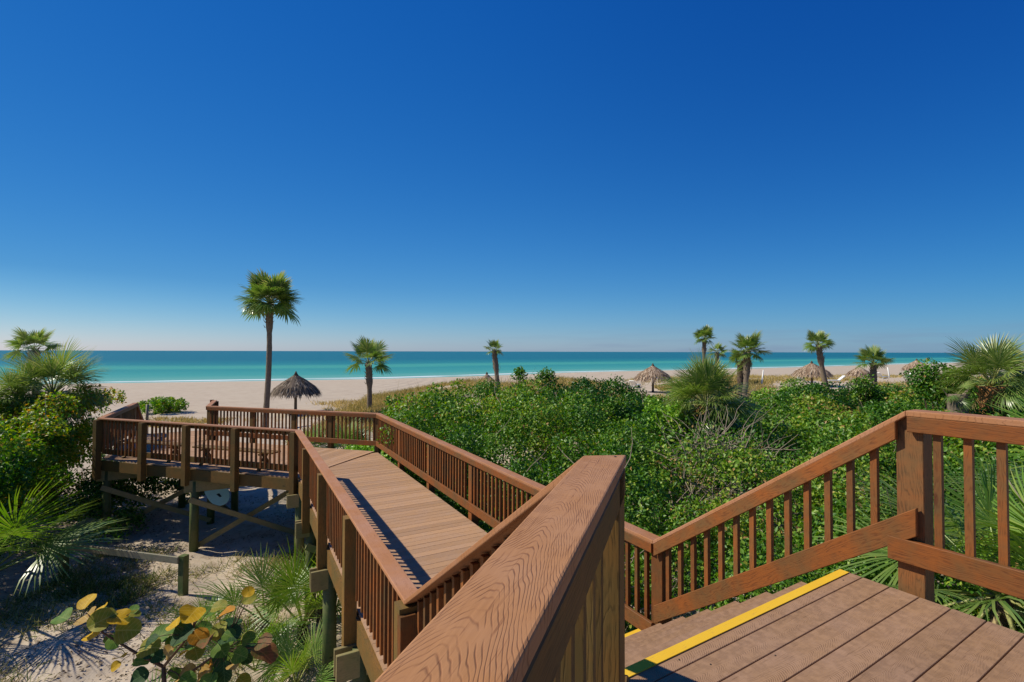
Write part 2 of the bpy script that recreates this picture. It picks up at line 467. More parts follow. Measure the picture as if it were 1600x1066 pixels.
def puffs_np(C, Rr, Lsize, cover=1.15, tone_c=None, flat_=1.0, up_bias=-.35, tone_sd=.16, inner=.25, cover_c=None):
    """leaf shells round a list of puff centres"""
    out = []; base = 0
    Vs, Ts, Os = [], [], []
    for i in range(len(C)):
        r = Rr[i]; Lf = Lsize[i]; Wf = Lf * .62
        n = int((cover if cover_c is None else cover_c[i]) * 2 * math.pi * r * r * 1.3 / (Lf * Wf * .5))
        u = norm(rng.normal(0, 1, (n, 3)))
        u = u[u[:, 2] > up_bias]
        n = len(u)
        rad = r * rng.uniform(.78, 1.08, (n, 1))
        ins = rng.random(n) < inner
        rad[ins] *= rng.uniform(.4, .85, (ins.sum(), 1))
        bump = 1 + .18 * np.sin(u[:, :1] * 7 + i) * np.cos(u[:, 1:2] * 8 + i * 2)
        P = C[i] + u * rad * bump * np.array([1, 1, flat_])
        Nn = norm(u + rng.normal(0, .55, (n, 3)) + np.array([0, 0, .35]))
        D = norm(np.cross(Nn, rng.normal(0, 1, (n, 3))) + u * .35 + np.array([0, 0, .1]))
        tc_ = (tone_c[i] if tone_c is not None else .45)
        tone = np.clip(rng.normal(tc_, tone_sd, n) + (rng.random(n) < .03) * .4, 0, 1)
        V, T, O = leaves_np(P, D, Nn, Lf * rng.uniform(.7, 1.25, n), Wf * rng.uniform(.75, 1.2, n), tone)
        Vs.append(V); Ts.append(T + base); Os.append(O); base += len(V)
    return np.concatenate(Vs), np.concatenate(Ts), np.concatenate(Os)

def mass(name, data, mat, parent=None, label=None, cat=None, kind=None, loc=None):
    V, T, O = data
    if loc is not None: Mo = Matrix.Translation(loc)
    else: Mo = W(parent) if parent else Matrix.Identity(4)
    inv = np.array(Mo.inverted())
    V = V @ inv[:3, :3].T + inv[:3, 3]
    o = bpy.data.objects.new(name, raw_mesh(name, V, T, O, mat))
    place(o, Mo, parent)
    return props(o, label, cat, None, kind)

def join_np(*ds):
    Vs, Ts, Os = [], [], []; b = 0
    for V, T, O in ds:
        Vs.append(V); Ts.append(T + b); Os.append(O); b += len(V)
    return np.concatenate(Vs), np.concatenate(Ts), np.concatenate(Os)

def sm(a, b, x):
    t = np.clip((x - a) / (b - a), 0, 1)
    return t * t * (3 - 2 * t)

def pix(u, v, d):
    """world point seen at pixel (u,v) of the 1600 px picture, d metres ahead"""
    h = 547.3 + .0026 * u
    return Vector(((u - 800) / F * d, d, EYE - (v - h) / F * d))

# ------------------------------------------------------------ terrain
SEA = -5.2
SHX = np.array([-4000, -400, -150, -81, -56, -30, 0, 16, 44, 88, 152, 213, 373, 800, 4000.])
SHY = np.array([-600, 30, 84, 98, 106, 116, 137, 152, 168, 190, 230, 269, 372, 640, 2700.])

def gz(x, y):
    x = np.asarray(x, float); y = np.asarray(y, float)
    z = np.full(np.broadcast(x, y).shape, -3.62)
    z = z - .15 * sm(14, 40, y)
    z = z + .10 * sm(2, 8, x)
    dune = sm(-16, -3, x) * (1 - .38 * sm(5, 13, x)) * sm(22, 36, y) * (1 - sm(60, 88, y - .12 * np.clip(x, 0, 200)))
    z = z + 1.55 * dune
    z = z + .55 * sm(14, 34, x) * sm(28, 48, y) * (1 - sm(72, 112, y - .2 * np.clip(x, 0, 200)))
    # lumps
    z = z + dune * (.28 * np.sin(x * .42 + 1.3 * np.sin(y * .21)) * np.cos(y * .33 + .5))
    z = z + .05 * np.sin(x * 1.3 + .7) * np.cos(y * 1.1) + .03 * np.sin(x * 3.1 + y * 2.3)
    z = z + .25 * np.exp(-(((x + 8.5) / 3) ** 2 + ((y - 6) / 3) ** 2)) * -.6
    ys = np.interp(x, SHX, SHY)
    s = (ys - y) * .86
    t = np.clip((s + 5) / 48, 0, 1)
    t = t * (1.7 - .7 * t)
    return -5.42 + (z + 5.42) * np.clip(t, 0, 1) - .02 * np.clip(-s - 5, 0, 200)

def stretched(a, b, near0, near1, step, growth):
    c = list(np.arange(near0, near1, step))
    s = step; v = near0
    while v > a: s *= growth; v -= s; c.insert(0, v)
    s = step; v = c[-1]
    while v < b: s *= growth; v += s; c.append(v)
    return np.array(c)

def build_ground():
    xs = stretched(-3500, 3500, -16, 12, .16, 1.07)
    ys = stretched(-400, 3000, 2, 22, .16, 1.045)
    X, Y = np.meshgrid(xs, ys)
    Z = gz(X, Y)
    near = (1 - sm(25, 40, Y))
    r2 = np.random.default_rng(3)
    Z = Z + near * r2.normal(0, .006, Z.shape)
    for fx, fy, a, p in ((2.7, 1.9, .02, .3), (5.3, -4.1, .015, 1.1), (-3.9, 6.6, .014, 2.2)):
        Z = Z + near * a * np.sin(X * fx + Y * fy + p + np.sin(X * 1.7))
    nx, ny = len(xs), len(ys)
    V = np.stack([X, Y, Z], 2).reshape(-1, 3)
    i = (np.arange(ny - 1)[:, None] * nx + np.arange(nx - 1)[None]).ravel()
    T = np.concatenate([np.stack([i, i + 1, i + nx + 1], 1), np.stack([i, i + nx + 1, i + nx], 1)])
    m, nt, b = new_mat('beach_sand')
    L = nt.links
    g = N(nt, 'ShaderNodeTexCoord'); 
    n1 = N(nt, 'ShaderNodeTexNoise', Scale=.35, Detail=8.0); n1.inputs['Roughness'].default_value = .6
    n2 = N(nt, 'ShaderNodeTexNoise', Scale=3.0, Detail=8.0); n2.inputs['Roughness'].default_value = .7
    n3 = N(nt, 'ShaderNodeTexNoise', Scale=26.0, Detail=4.0)
    for n in (n1, n2, n3): L.new(g.outputs['Object'], n.inputs['Vector'])
    c = mixrgb(nt, n1.outputs['Fac'], (.44, .36, .27), (.53, .45, .35))
    c = mixrgb(nt, mth(nt, 'MULTIPLY', n3.outputs['Fac'], .5), c, (.42, .33, .26))
    n4 = N(nt, 'ShaderNodeTexNoise', Scale=.9, Detail=5.0); n4.inputs['Roughness'].default_value = .75
    L.new(g.outputs['Object'], n4.inputs['Vector'])
    fm = N(nt, 'ShaderNodeMapRange'); fm.inputs['From Min'].default_value = .45; fm.inputs['From Max'].default_value = .62
    L.new(n4.outputs['Fac'], fm.inputs['Value'])
    c = mixrgb(nt, mth(nt, 'MULTIPLY', fm.outputs[0], .30), c, (.34, .25, .19))
    # organic dirt close to the vegetation (near ground only)
    sp = N(nt, 'ShaderNodeSeparateXYZ'); L.new(g.outputs['Object'], sp.inputs[0])
    mr = N(nt, 'ShaderNodeMapRange'); mr.inputs['From Min'].default_value = 21; mr.inputs['From Max'].default_value = 13
    L.new(sp.outputs[1], mr.inputs['Value'])
    dr = N(nt, 'ShaderNodeMapRange'); dr.inputs['From Min'].default_value = .50; dr.inputs['From Max'].default_value = .68
    L.new(n2.outputs['Fac'], dr.inputs['Value'])
    c = mixrgb(nt, mth(nt, 'MULTIPLY', mth(nt, 'MULTIPLY', dr.outputs[0], mr.outputs[0]), .85), c, (.26, .19, .125))
    # wet sand by the water
    at = N(nt, 'ShaderNodeMapRange'); at.inputs['From Min'].default_value = -5.02; at.inputs['From Max'].default_value = -5.22
    L.new(sp.outputs[2], at.inputs['Value'])
    c = mixrgb(nt, mth(nt, 'MULTIPLY', at.outputs[0], .6), c, (.27, .22, .17))
    L.new(c, b.inputs['Base Color'])
    b.inputs['Roughness'].default_value = .9; b.inputs['Specular IOR Level'].default_value = .1
    bp = N(nt, 'ShaderNodeBump'); bp.inputs['Strength'].default_value = .5; bp.inputs['Distance'].default_value = .03
    hgt = mth(nt, 'ADD', mth(nt, 'ADD', n2.outputs['Fac'], n4.outputs['Fac']), mth(nt, 'MULTIPLY', n3.outputs['Fac'], .25))
    L.new(hgt, bp.inputs['Height']); L.new(bp.outputs[0], b.inputs['Normal'])
    me = raw_mesh('ground', V, T, np.zeros(len(V)), m)
    me.polygons.foreach_set('use_smooth', [True] * len(me.polygons))
    o = bpy.data.objects.new('ground', me)
    place(o, Matrix.Identity(4)); props(o, 'pale pinkish beach sand running from under the boardwalk to the shoreline', kind='structure')

def build_sea():
    # rows follow the shoreline; 'shore' = metres out from it
    ts = np.linspace(0, 1, 160)
    bx = np.concatenate([np.linspace(-4000, -400, 12)[:-1], np.linspace(-400, -100, 14)[:-1], np.linspace(-100, 400, 70)[:-1], np.linspace(400, 4000, 20)])
    by = np.interp(bx, SHX, SHY)
    off = np.concatenate([[-25, -8], np.arange(0, 40, 2.5), np.arange(40, 200, 8), np.geomspace(200, 40000, 34)])
    nrm = np.array([-.38, .925])
    V = []; S = []
    for o_ in off:
        spread = 1 + o_ / 3000.0
        V.append(np.stack([bx * spread + nrm[0] * o_, by + nrm[1] * o_, np.full(len(bx), SEA)], 1)); S.append(np.full(len(bx), o_))
    V = np.concatenate(V); S = np.concatenate(S)
    nx = len(bx); ny = len(off)
    i = (np.arange(ny - 1)[:, None] * nx + np.arange(nx - 1)[None]).ravel()
    T = np.concatenate([np.stack([i, i + 1, i + nx + 1], 1), np.stack([i, i + nx + 1, i + nx], 1)])
    m, nt, b = new_mat('sea_water')
    L = nt.links
    at = N(nt, 'ShaderNodeAttribute', attribute_name='tone')
    g = N(nt, 'ShaderNodeTexCoord')
    rot = N(nt, 'ShaderNodeMapping'); rot.inputs['Rotation'].default_value = (0, 0, R(-24))
    L.new(g.outputs['Object'], rot.inputs[0])
    st = N(nt, 'ShaderNodeMapping'); st.inputs['Scale'].default_value = (.012, .07, 1)
    L.new(rot.outputs[0], st.inputs[0])
    n1 = N(nt, 'ShaderNodeTexNoise', Scale=1.0, Detail=4.0); L.new(st.outputs[0], n1.inputs['Vector'])
    sh = mth(nt, 'ADD', at.outputs['Fac'], mth(nt, 'MULTIPLY', mth(nt, 'SUBTRACT', n1.outputs['Fac'], .5), 26.0))
    r = ramp(nt, [(0, (.20, .40, .31)), (.04, (.13, .37, .28)), (.12, (.055, .31, .245)), (.26, (.03, .25, .215)),
                  (.34, (.06, .33, .235)), (.42, (.055, .31, .225)), (.52, (.018, .20, .19)), (.7, (.012, .165, .175)), (1, (.008, .13, .155))])
    mr = N(nt, 'ShaderNodeMapRange'); mr.inputs['From Max'].default_value = 280
    L.new(sh, mr.inputs['Value']); L.new(mr.outputs[0], r.inputs[0])
    # foam: breaking line and swash edge
    st2 = N(nt, 'ShaderNodeMapping'); st2.inputs['Scale'].default_value = (.035, .3, 1)
    L.new(rot.outputs[0], st2.inputs[0])
    n2 = N(nt, 'ShaderNodeTexNoise', Scale=1.0, Detail=5.0); L.new(st2.outputs[0], n2.inputs['Vector'])
    s2 = mth(nt, 'ADD', at.outputs['Fac'], mth(nt, 'MULTIPLY', mth(nt, 'SUBTRACT', n1.outputs['Fac'], .5), 8.0))
    def line(pos, w):
        d = mth(nt, 'ABSOLUTE', mth(nt, 'SUBTRACT', s2, pos))
        q = N(nt, 'ShaderNodeMapRange'); q.inputs['From Min'].default_value = w; q.inputs['From Max'].default_value = w * .6
        L.new(d, q.inputs['Value']); return q.outputs[0]
    gate = N(nt, 'ShaderNodeMapRange'); gate.inputs['From Min'].default_value = .42; gate.inputs['From Max'].default_value = .47
    L.new(n2.outputs['Fac'], gate.inputs['Value'])
    foam = mth(nt, 'MAXIMUM', mth(nt, 'MULTIPLY', line(7.0, 2.6), gate.outputs[0]), mth(nt, 'MULTIPLY', line(1.2, .6), .8))
    col = mixrgb(nt, foam, r.outputs[0], (.82, .85, .84))
    L.new(col, b.inputs['Base Color'])
    b.inputs['Roughness'].default_value = .35
    b.inputs['Specular IOR Level'].default_value = .12
    st3 = N(nt, 'ShaderNodeMapping'); st3.inputs['Scale'].default_value = (.25, 1.0, 1)
    L.new(rot.outputs[0], st3.inputs[0])
    n3 = N(nt, 'ShaderNodeTexNoise', Scale=.9, Detail=6.0); L.new(st3.outputs[0], n3.inputs['Vector'])
    bp = N(nt, 'ShaderNodeBump'); bp.inputs['Strength'].default_value = .7; bp.inputs['Distance'].default_value = .3
    L.new(n3.outputs['Fac'], bp.inputs['Height']); L.new(bp.outputs[0], b.inputs['Normal'])
    me = raw_mesh('sea', V, T, S, m)
    o = bpy.data.objects.new('sea', me)
    place(o, Matrix.Identity(4)); props(o, 'calm turquoise sea darkening towards a level horizon', kind='structure')

build_ground()
build_sea()

# ------------------------------------------------------------ boardwalk geometry (plan, metres)
A = Vector((-.52, .854, 0)).normalized()      # down the stairs
NN = Vector((.854, .52, 0)).normalized()      # along the treads, to the right
def sn(s, n, z=0): return A * s + NN * n + Vector((0, 0, z))
ZL = -1.48                                    # lower deck level
CAPH = 1.12
P_UR = sn(1.31, 3.73)                         # upper right post
P_C2 = sn(3.36, 3.73)
P_UL = Vector((.325, 1.70, 0))
P_C1 = Vector((-.73, 3.66, 0))
L0D = Vector((.327, .945, 0)).normalized()
P_L0 = P_UL - L0D * 3.4
P_RE = sn(-1.9, 3.73)
P_C3 = Vector((-4.97, 11.33, 0)); P_C5 = Vector((-3.96, 14.42, 0))
P_C4 = Vector((-11.22, 13.28, 0)); P_C6 = Vector((-10.12, 16.22, 0))
P_C7 = Vector((-13.3, 17.2, 0)); P_C8 = Vector((-11.05, 18.1, 0))

def z_(p, z): return Vector((p.x, p.y, z))

def cap_piece(parent, pts, zs, i, mat, w=.14, t=.036):
    """segment i of a mitred cap run"""
    def off(k, side):
        p = pts[k]
        ds = []
        if k > 0: ds.append((pts[k] - pts[k - 1]).normalized())
        if k < len(pts) - 1: ds.append((pts[k + 1] - pts[k]).normalized())
        n_ = Vector((0, 0, 0))
        for d in ds: n_ += Vector((-d.y, d.x, 0))
        n_.normalize()
        d = ds[0]
        c = n_.dot(Vector((-d.y, d.x, 0)))
        return p + n_ * (side * w / 2 / max(c, .3))
    V = []
    for k in (i, i + 1):
        for side in (1, -1):
            q = off(k, side)
            for dz in (0, -t): V.append(Vector((q.x, q.y, zs[k] + dz)))
    Fc = [(0, 1, 3, 2), (4, 6, 7, 5), (0, 4, 5, 1), (2, 3, 7, 6), (0, 2, 6, 4), (1, 5, 7, 3)]
    a = Vector((pts[i].x, pts[i].y, zs[i])); b = Vector((pts[i + 1].x, pts[i + 1].y, zs[i + 1]))
    Mf = frame(a, b)
    inv = Mf.inverted()
    o = pydata('cap_rail', [inv @ v for v in V], Fc, mat, parent, Mf)
    bv = o.modifiers.new('ease', 'BEVEL'); bv.width = .005; bv.segments = 2; bv.limit_method = 'ANGLE'
    return o

def rail_run(parent, p0, p1, z0, z1, inward, posts, post_bottom, mat, bal_mat=None, top_h=.095,
             bot_gap=.81, bot_h=.145, spacing=.135, post_w=.14, skip_bal=False, zdeck_bottom=None, post_off=.05,
             post_mat=None, bal_lo=None, bev=.004, bot_ext=0.0):
    """railing between cap-centre points p0,p1; inward = unit vector to the walking side"""
    p0 = Vector(p0); p1 = Vector(p1)
    L = (p1 - p0).length
    def at(t, z=0.0): return p0.lerp(p1, t) + Vector((0, 0, z))
    def zc(t): return z0 + (z1 - z0) * t
    slope = abs(z1 - z0) / max(L, .01)
    cosf = 1 / math.sqrt(1 + slope * slope)
    sgn = inward * .052
    ti, to = .002, .998
    under = .037
    hv = top_h / cosf
    body = board_v('railing', at(ti, zc(ti) - under - hv / 2) + sgn, at(to, zc(to) - under - hv / 2) + sgn, .036, hv, mat, parent, bev=bev)
    hb = bot_h / cosf
    board_v('bottom_rail', at(ti - bot_ext / L, zc(ti - bot_ext / L) - bot_gap - hb / 2) + sgn * (1.0 if bot_ext != .11 else 1.03), at(to, zc(to) - bot_gap - hb / 2) + sgn, .036, hb, mat, body, bev=bev)
    d = (p1 - p0).normalized()
    for t, zb in posts:
        c = p0 + d * t - inward * post_off
        zt = zc(min(1, max(0, t / L))) - .04 - slope * .07
        zbv = post_bottom if zb is None else zb
        lumber('post', (c.x, c.y, zbv), (c.x, c.y, zt), post_w, post_w, post_mat or mat, body, up=d, bev=bev)
    if not skip_bal:
        n = int(L / spacing)
        for k in range(1, n):
            t = k / n
            if any(abs(t * L - pt) < .095 for pt, _ in posts): continue
            c = at(t) - inward * (.0 - .012)
            zt = zc(t) - .04 - slope * .02
            zb = zc(t) - (bot_gap + hb - .02 if bal_lo is None else bal_lo)
            lumber('baluster', (c.x, c.y, zb), (c.x, c.y, zt), .038, .038, bal_mat or mat, body, up=d)
    return body

def perp_in(p0, p1, towards):
    d = (p1 - p0).normalized()
    n_ = Vector((-d.y, d.x, 0))
    return n_ if n_.dot(towards - p0) > 0 else -n_

# --- upper landing -----------------------------------------------------------
landing = thing('viewing_deck', (1.2, .8, 0), 'nearest raised deck of brown composite boards with a yellow striped edge at the stairs', 'deck')
NR = 3.656
seams = [1.687 - .002, 1.555]
while seams[-1] > -1.6: seams.append(seams[-1] - .151)
left_n = lambda s: -2.2
for i in range(len(seams) - 1):
    s1, s0 = seams[i], seams[i + 1]
    g = .003
    sm_ = (s0 + s1) / 2
    # left end of the board follows the left railing
    nl = (P_UL - L0D * max(0, (1.35 - sm_) / L0D.dot(A))).dot(NN) - .02 if sm_ < 1.35 else P_UL.dot(NN) - .02
    p0 = sn(sm_, nl, -.0145); p1 = sn(sm_, NR + random.uniform(-.002, .002), -.0145)
    b = lumber('plank', p0, p1, s1 - s0 - 2 * g, .027, M_DECK, landing, bev=.002)
strip = lumber('yellow_strip', sn(1.687 - .030, 1.30, .0035), sn(1.687 - .030, NR - .012, .0035), .056, .005, M_YELLOW, landing)
strip['label'] = 'yellow safety strip on the landing edge'
# small dark screws
for s_, n_ in ((1.60, 1.92), (1.50, 2.02), (1.38, 2.35), (.83, 2.75), (.62, 3.1), (1.6, 3.5), (1.1, 1.9)):
    tube('screw', [sn(s_, n_, -.002), sn(s_, n_, .0015)], [.0045, .004], M_SCREW, landing, 8)
# framing under the landing
lumber('rim_joist', sn(1.63, 1.0, -.17), sn(1.63, NR - .03, -.17), .045, .27, M_OLIVE, landing)
lumber('rim_joist', sn(1.60, NR - .05, -.17), sn(-1.6, NR - .05, -.17), .045, .27, M_OLIVE, landing)
for p in (P_UR - NN * .25, P_UL + NN * .25 - A * .2, sn(-1.4, NR - .3), sn(-.4, -1.3)):
    tube('pile', [z_(p, -3.9), z_(p, -.32)], [.11, .11], M_PILE, landing, 12)
# railings of the landing
caps_R = [P_RE, P_UR, P_C2]; zR = [CAPH, CAPH, CAPH + ZL]
inR = -NN
rr = rail_run(landing, P_UR, P_RE, CAPH, CAPH, inR, [(.0, -.35), (1.9, -.35)], -.35, M_RAIL, bot_gap=.80, post_mat=M_POST, bot_ext=.11)
cap_piece(rr, caps_R, zR, 0, M_CAP)
left_pts = [P_L0, P_UL, P_C1]; zLs = [CAPH, CAPH, CAPH + ZL]
inL = Vector((L0D.y, -L0D.x, 0))
rl = rail_run(landing, P_UL, P_L0, CAPH, CAPH, inL, [(.10, -.35), (1.9, -.35)], -.35, M_OLIVE, bot_gap=.80, spacing=.135, post_off=.0, bot_ext=.10)
cap_piece(rl, left_pts, zLs, 0, M_CAPBIG)
tube('screw', [z_(P_UL + Vector((.03, -.03, 0)), CAPH), z_(P_UL + Vector((.03, -.03, 0)), CAPH + .002)], [.005, .004], M_SCREW, landing, 8)

# --- staircase -----------------------------------------------------------------
stairs = thing('staircase', sn(2.6, 2.4, ZL), 'wooden stairs dropping from the near deck to the walkway, between sloping railings', 'stairs')
RUN = (3.54 - 1.687) / 7; RISE = 1.48 / 8
for k in range(1, 8):
    sa = 1.687 + RUN * (k - 1); sb = sa + RUN
    z = -RISE * k - .0145
    lumber('tread_board', sn(sa - .005 + .0665, 1.30, z), sn(sa - .005 + .0665, NR, z), .129, .027, M_DECK, stairs, bev=.002)
    lumber('tread_board', sn(sb - .066, 1.30, z), sn(sb - .066, NR, z), .130, .027, M_DECK, stairs, bev=.002)
    lumber('riser', sn(sa - .012, 1.32, z + RISE / 2), sn(sa - .012, NR - .03, z + RISE / 2), .018, RISE - .030, M_OLIVE, stairs)
ys_ = lumber('yellow_strip', sn(3.54 - .030, 1.30, -RISE * 7 + .0035), sn(3.54 - .030, NR - .012, -RISE * 7 + .0035), .056, .005, M_YELLOW, stairs)
ys_['label'] = 'yellow safety strip on the lowest tread'
for n_ in (1.36, 2.5, NR - .07):
    lumber('stringer', sn(1.68, n_, -.42), sn(3.56, n_, -1.75), .04, .24, M_OLIVE, stairs)
rs = rail_run(stairs, P_UR + A * .05, P_C2 + A * 0, CAPH - .03, CAPH + ZL, -NN, [((P_C2 - P_UR).length - .05, -2.1)], -2.1, M_RAIL, bot_gap=.63, bot_h=.14, spacing=.134, bot_ext=.10)
cap_piece(rs, caps_R, zR, 1, M_CAP)
dl = (P_C1 - P_UL).normalized(); inSL = Vector((dl.y, -dl.x, 0))
rsl = rail_run(stairs, P_UL + dl * .05, P_C1, CAPH - .03, CAPH + ZL, inSL, [((P_C1 - P_UL).length - .06, -2.1)], -2.1, M_RAIL, bot_gap=.63, bot_h=.14, spacing=.134)
cap_piece(rsl, left_pts, zLs, 1, M_CAP)

# --- ramp / boardwalk ----------------------------------------------------------
walk = thing('boardwalk', (-1.5, 8.0, ZL), 'long straight walkway of brown cross boards on piles leading from the stairs towards the beach', 'boardwalk')
dW = (P_C3 - P_C1).normalized(); nW = Vector((dW.y, -dW.x, 0))
if nW.x < 0: nW = -nW
pitch = .148
def clip_line(o, d, a, b):
    """t along o+t*d where it meets line a-b"""
    e = b - a
    den = d.x * e.y - d.y * e.x
    return ((a.x - o.x) * e.y - (a.y - o.y) * e.x) / den

def walk_boards(parent, L0, L1, R0, R1, s_start, s_end, mat, end_line=None, start_line=None):
    """boards perpendicular to L0->L1 between the left edge line L and the right edge line R"""
    d = (L1 - L0).normalized(); n_ = Vector((d.y, -d.x, 0))
    if n_.dot(R0 - L0) < 0: n_ = -n_
    k = 0
    s = s_start
    while s < s_end:
        corners = []
        ok = True
        rows = []
        for sv in (s + .003, s + pitch - .003):
            o = L0 + d * sv
            tl = clip_line(o, n_, L0, L1); tr = clip_line(o, n_, R0, R1)
            tl += .045; tr -= .045
            rows.append([o, tl, tr])
        # trim with the junction lines
        for ln, keep in ((end_line, -1), (start_line, 1)):
            if ln is None: continue
            for rw in rows:
                o, tl, tr = rw
                a, b = ln
                nn = Vector((-(b - a).y, (b - a).x, 0)).normalized()
                if nn.dot(d) < 0: nn = -nn
                # keep side: before the line (-1) or after it (+1)
                def side(t): return nn.dot(o + n_ * t - a) * keep
                sl, sr = side(rw[1]), side(rw[2])
                if sl < 0 and sr < 0: rw[1] = rw[2] = None; continue
                if sl < 0 or sr < 0:
                    tt = clip_line(o, n_, a, b)
                    if sl < 0: rw[1] = tt
                    else: rw[2] = tt
                if rw[1] is None: break
            if any(rw[1] is None for rw in rows): break
        if all(rw[1] is not None and rw[2] - rw[1] > .03 for rw in rows):
            dz = random.uniform(-.0015, .0015)
            top = [rows[0][0] + n_ * rows[0][1], rows[0][0] + n_ * rows[0][2], rows[1][0] + n_ * rows[1][2], rows[1][0] + n_ * rows[1][1]]
            c = sum(top, Vector()) / 4
            Mf = frame(c - n_, c + n_); Mf.translation = Vector((c.x, c.y, ZL - .0145))
            inv = Mf.inverted()
            V = [inv @ Vector((p.x, p.y, ZL + dz)) for p in top] + [inv @ Vector((p.x, p.y, ZL - .028)) for p in top]
            pydata('plank', V, [(0, 1, 2, 3), (7, 6, 5, 4), (0, 4, 5, 1), (1, 5, 6, 2), (2, 6, 7, 3), (3, 7, 4, 0)], mat, parent, Mf)
        s += pitch; k += 1

Lw0, Lw1 = P_C1, P_C3
Rw0, Rw1 = P_C2, P_C5
walk_boards(walk, Lw0, Lw1, Rw0, Rw1, -.6, 14, M_DECKFAR, end_line=(P_C3, P_C5), start_line=(sn(3.54, 0), sn(3.54, 4)))
lenL = (P_C3 - P_C1).length; lenR = (P_C5 - P_C2).length
cL = [P_C1, P_C3, P_C4, P_C7]; cR = [P_C2, P_C5, P_C6, P_C8]
zz = [CAPH + ZL] * 4
rwl = rail_run(walk, P_C1, P_C3, zz[0], zz[0], nW, [(t * lenL / 4, None) for t in (0.012, 1, 2, 3)], -2.0, M_RAIL, bot_gap=.81, post_mat=M_OLIVE)
cap_piece(rwl, [P_UL] + cL, [CAPH] + zz, 1, M_CAP)
rwr = rail_run(walk, P_C2, P_C5, zz[0], zz[0], -nW, [(t * lenR / 5, None) for t in (1, 2, 3, 4)], -2.0, M_RAIL, bot_gap=.81)
cap_piece(rwr, [P_UR] + cR, [CAPH] + zz, 1, M_CAP)
# rim joists
lumber('rim_joist', z_(P_C1 + nW * .03, -1.65), z_(P_C3 + nW * .03, -1.65), .045, .27, M_OLIVE, walk)
lumber('rim_joist', z_(P_C2 - nW * .03, -1.65), z_(P_C5 - nW * .03, -1.65), .045, .27, M_OLIVE, walk)
for q in (.27, .5, .73):
    a_ = P_C1.lerp(P_C2, q); b_ = P_C3.lerp(P_C5, q)
    lumber('joist', z_(a_, -1.64), z_(b_, -1.64), .045, .24, M_OLIVE, walk)

def bent(parent, pa, pb, over_a=.28, over_b=.25, brace=True, mat=M_PILE, top=-1.80, bh=.29, grd=-3.95, br_off=.13):
    """cross beam pair on two round piles, optional X brace"""
    d = (pb - pa).normalized(); s_ = Vector((-d.y, d.x, 0))
    for k in (-1, 1):
        o_ = s_ * (k * .068)
        lumber('cross_beam', z_(pa - d * over_a + o_, top - bh / 2), z_(pb + d * over_b + o_, top - bh / 2), .045, bh, M_GREENBEAM, parent, bev=.004)
    for p in (pa, pb):
        tube('pile', [z_(p, grd), z_(p, (grd + top) / 2), z_(p, top - .02)], [.105, .102, .098], mat, parent, 14, .01)
    if brace:
        for k, (q0, q1) in ((-1, (pa, pb)), (1, (pb, pa))):
            o_ = s_ * (k * br_off)
            lumber('brace', z_(q0 + o_ - d * (.1 if q0 is pa else -.1), top - .45), z_(q1 + o_, -3.55), .04, .13, M_GREENBEAM, parent, bev=.003)

M_GREENBEAM = wood('mossy_beam_wood', (.36, .27, .13), (.23, .18, .08), (.08, .07, .03), ring=.013, line_amt=.4, patch=(.20, .19, .08), warp=.12, var=.3)
for t in (2.05, 4.3, 6.65):
    pa = P_C1 + dW * t + nW * .06
    bent(walk, pa, pa + nW * 2.25, brace=(t != 4.3))
bent(walk, P_C3 + nW * .05 - dW * .1, P_C3 + nW * 2.3 - dW * .1, brace=False)

# --- beach platform (wing) ------------------------------------------------------
wing = thing('beach_platform', (-8.0, 14.2, ZL), 'angled wooden platform with benches at the beach end of the walkway, raised on cross-braced piles', 'platform')
dG = (P_C4 - P_C3).normalized(); nG = Vector((dG.y, -dG.x, 0))
if nG.y < 0: nG = -nG
walk_boards(wing, P_C3, P_C4, P_C5, P_C6, -3.5, 9, M_DECKFAR, end_line=(P_C4, P_C6), start_line=(P_C3, P_C5))
lenG = (P_C4 - P_C3).length; lenH = (P_C6 - P_C5).length
rg = rail_run(wing, P_C3, P_C4, zz[0], zz[0], nG, [(.04, -2.0)] + [(lenG * q, -1.9) for q in (.27, .51, .74)] + [(lenG - .02, -2.0)], -1.9, M_OLIVE, bal_mat=M_RAIL, post_off=.09, bot_gap=.84)
cap_piece(rg, cL, zz, 1, M_CAP)
rh = rail_run(wing, P_C5, P_C6, zz[0], zz[0], -nG, [(.04, -2.0)] + [(lenH * q, -1.9) for q in (.26, .47, .72)] + [(lenH - .03, -2.0)], -1.9, M_RAIL, bal_mat=M_RAIL, post_mat=M_OLIVE)
cap_piece(rh, cR, zz, 1, M_CAP)
d3 = (P_C7 - P_C4).normalized(); n3 = Vector((d3.y, -d3.x, 0))
if n3.x < 0: n3 = -n3
walk_boards(wing, P_C4, P_C7, P_C6, P_C8, -3.0, (P_C7 - P_C4).length - .1, M_DECKFAR, start_line=(P_C4, P_C6))
r7 = rail_run(wing, P_C4, P_C7, zz[0], zz[0], n3, [((P_C7 - P_C4).length * .5, -1.9), ((P_C7 - P_C4).length - .05, -2.0)], -1.9, M_OLIVE)
cap_piece(r7, cL, zz, 2, M_CAP)
r8 = rail_run(wing, P_C6, P_C8, zz[0], zz[0], -n3, [((P_C8 - P_C6).length - .05, -2.0)], -1.9, M_RAIL)
cap_piece(r8, cR, zz, 2, M_CAP)
lumber('rim_joist', z_(P_C3 + nG * .03, -1.65), z_(P_C4 + nG * .03, -1.65), .045, .27, M_OLIVE, wing)
lumber('rim_joist', z_(P_C5 - nG * .03, -1.65), z_(P_C6 - nG * .03, -1.65), .045, .27, M_OLIVE, wing)
for q in (.3, .55, .8):
    lumber('joist', z_(P_C3.lerp(P_C5, q), -1.64), z_(P_C4.lerp(P_C6, q), -1.64), .045, .24, M_OLIVE, wing)
XD = Vector((.88, .475, 0)).normalized()
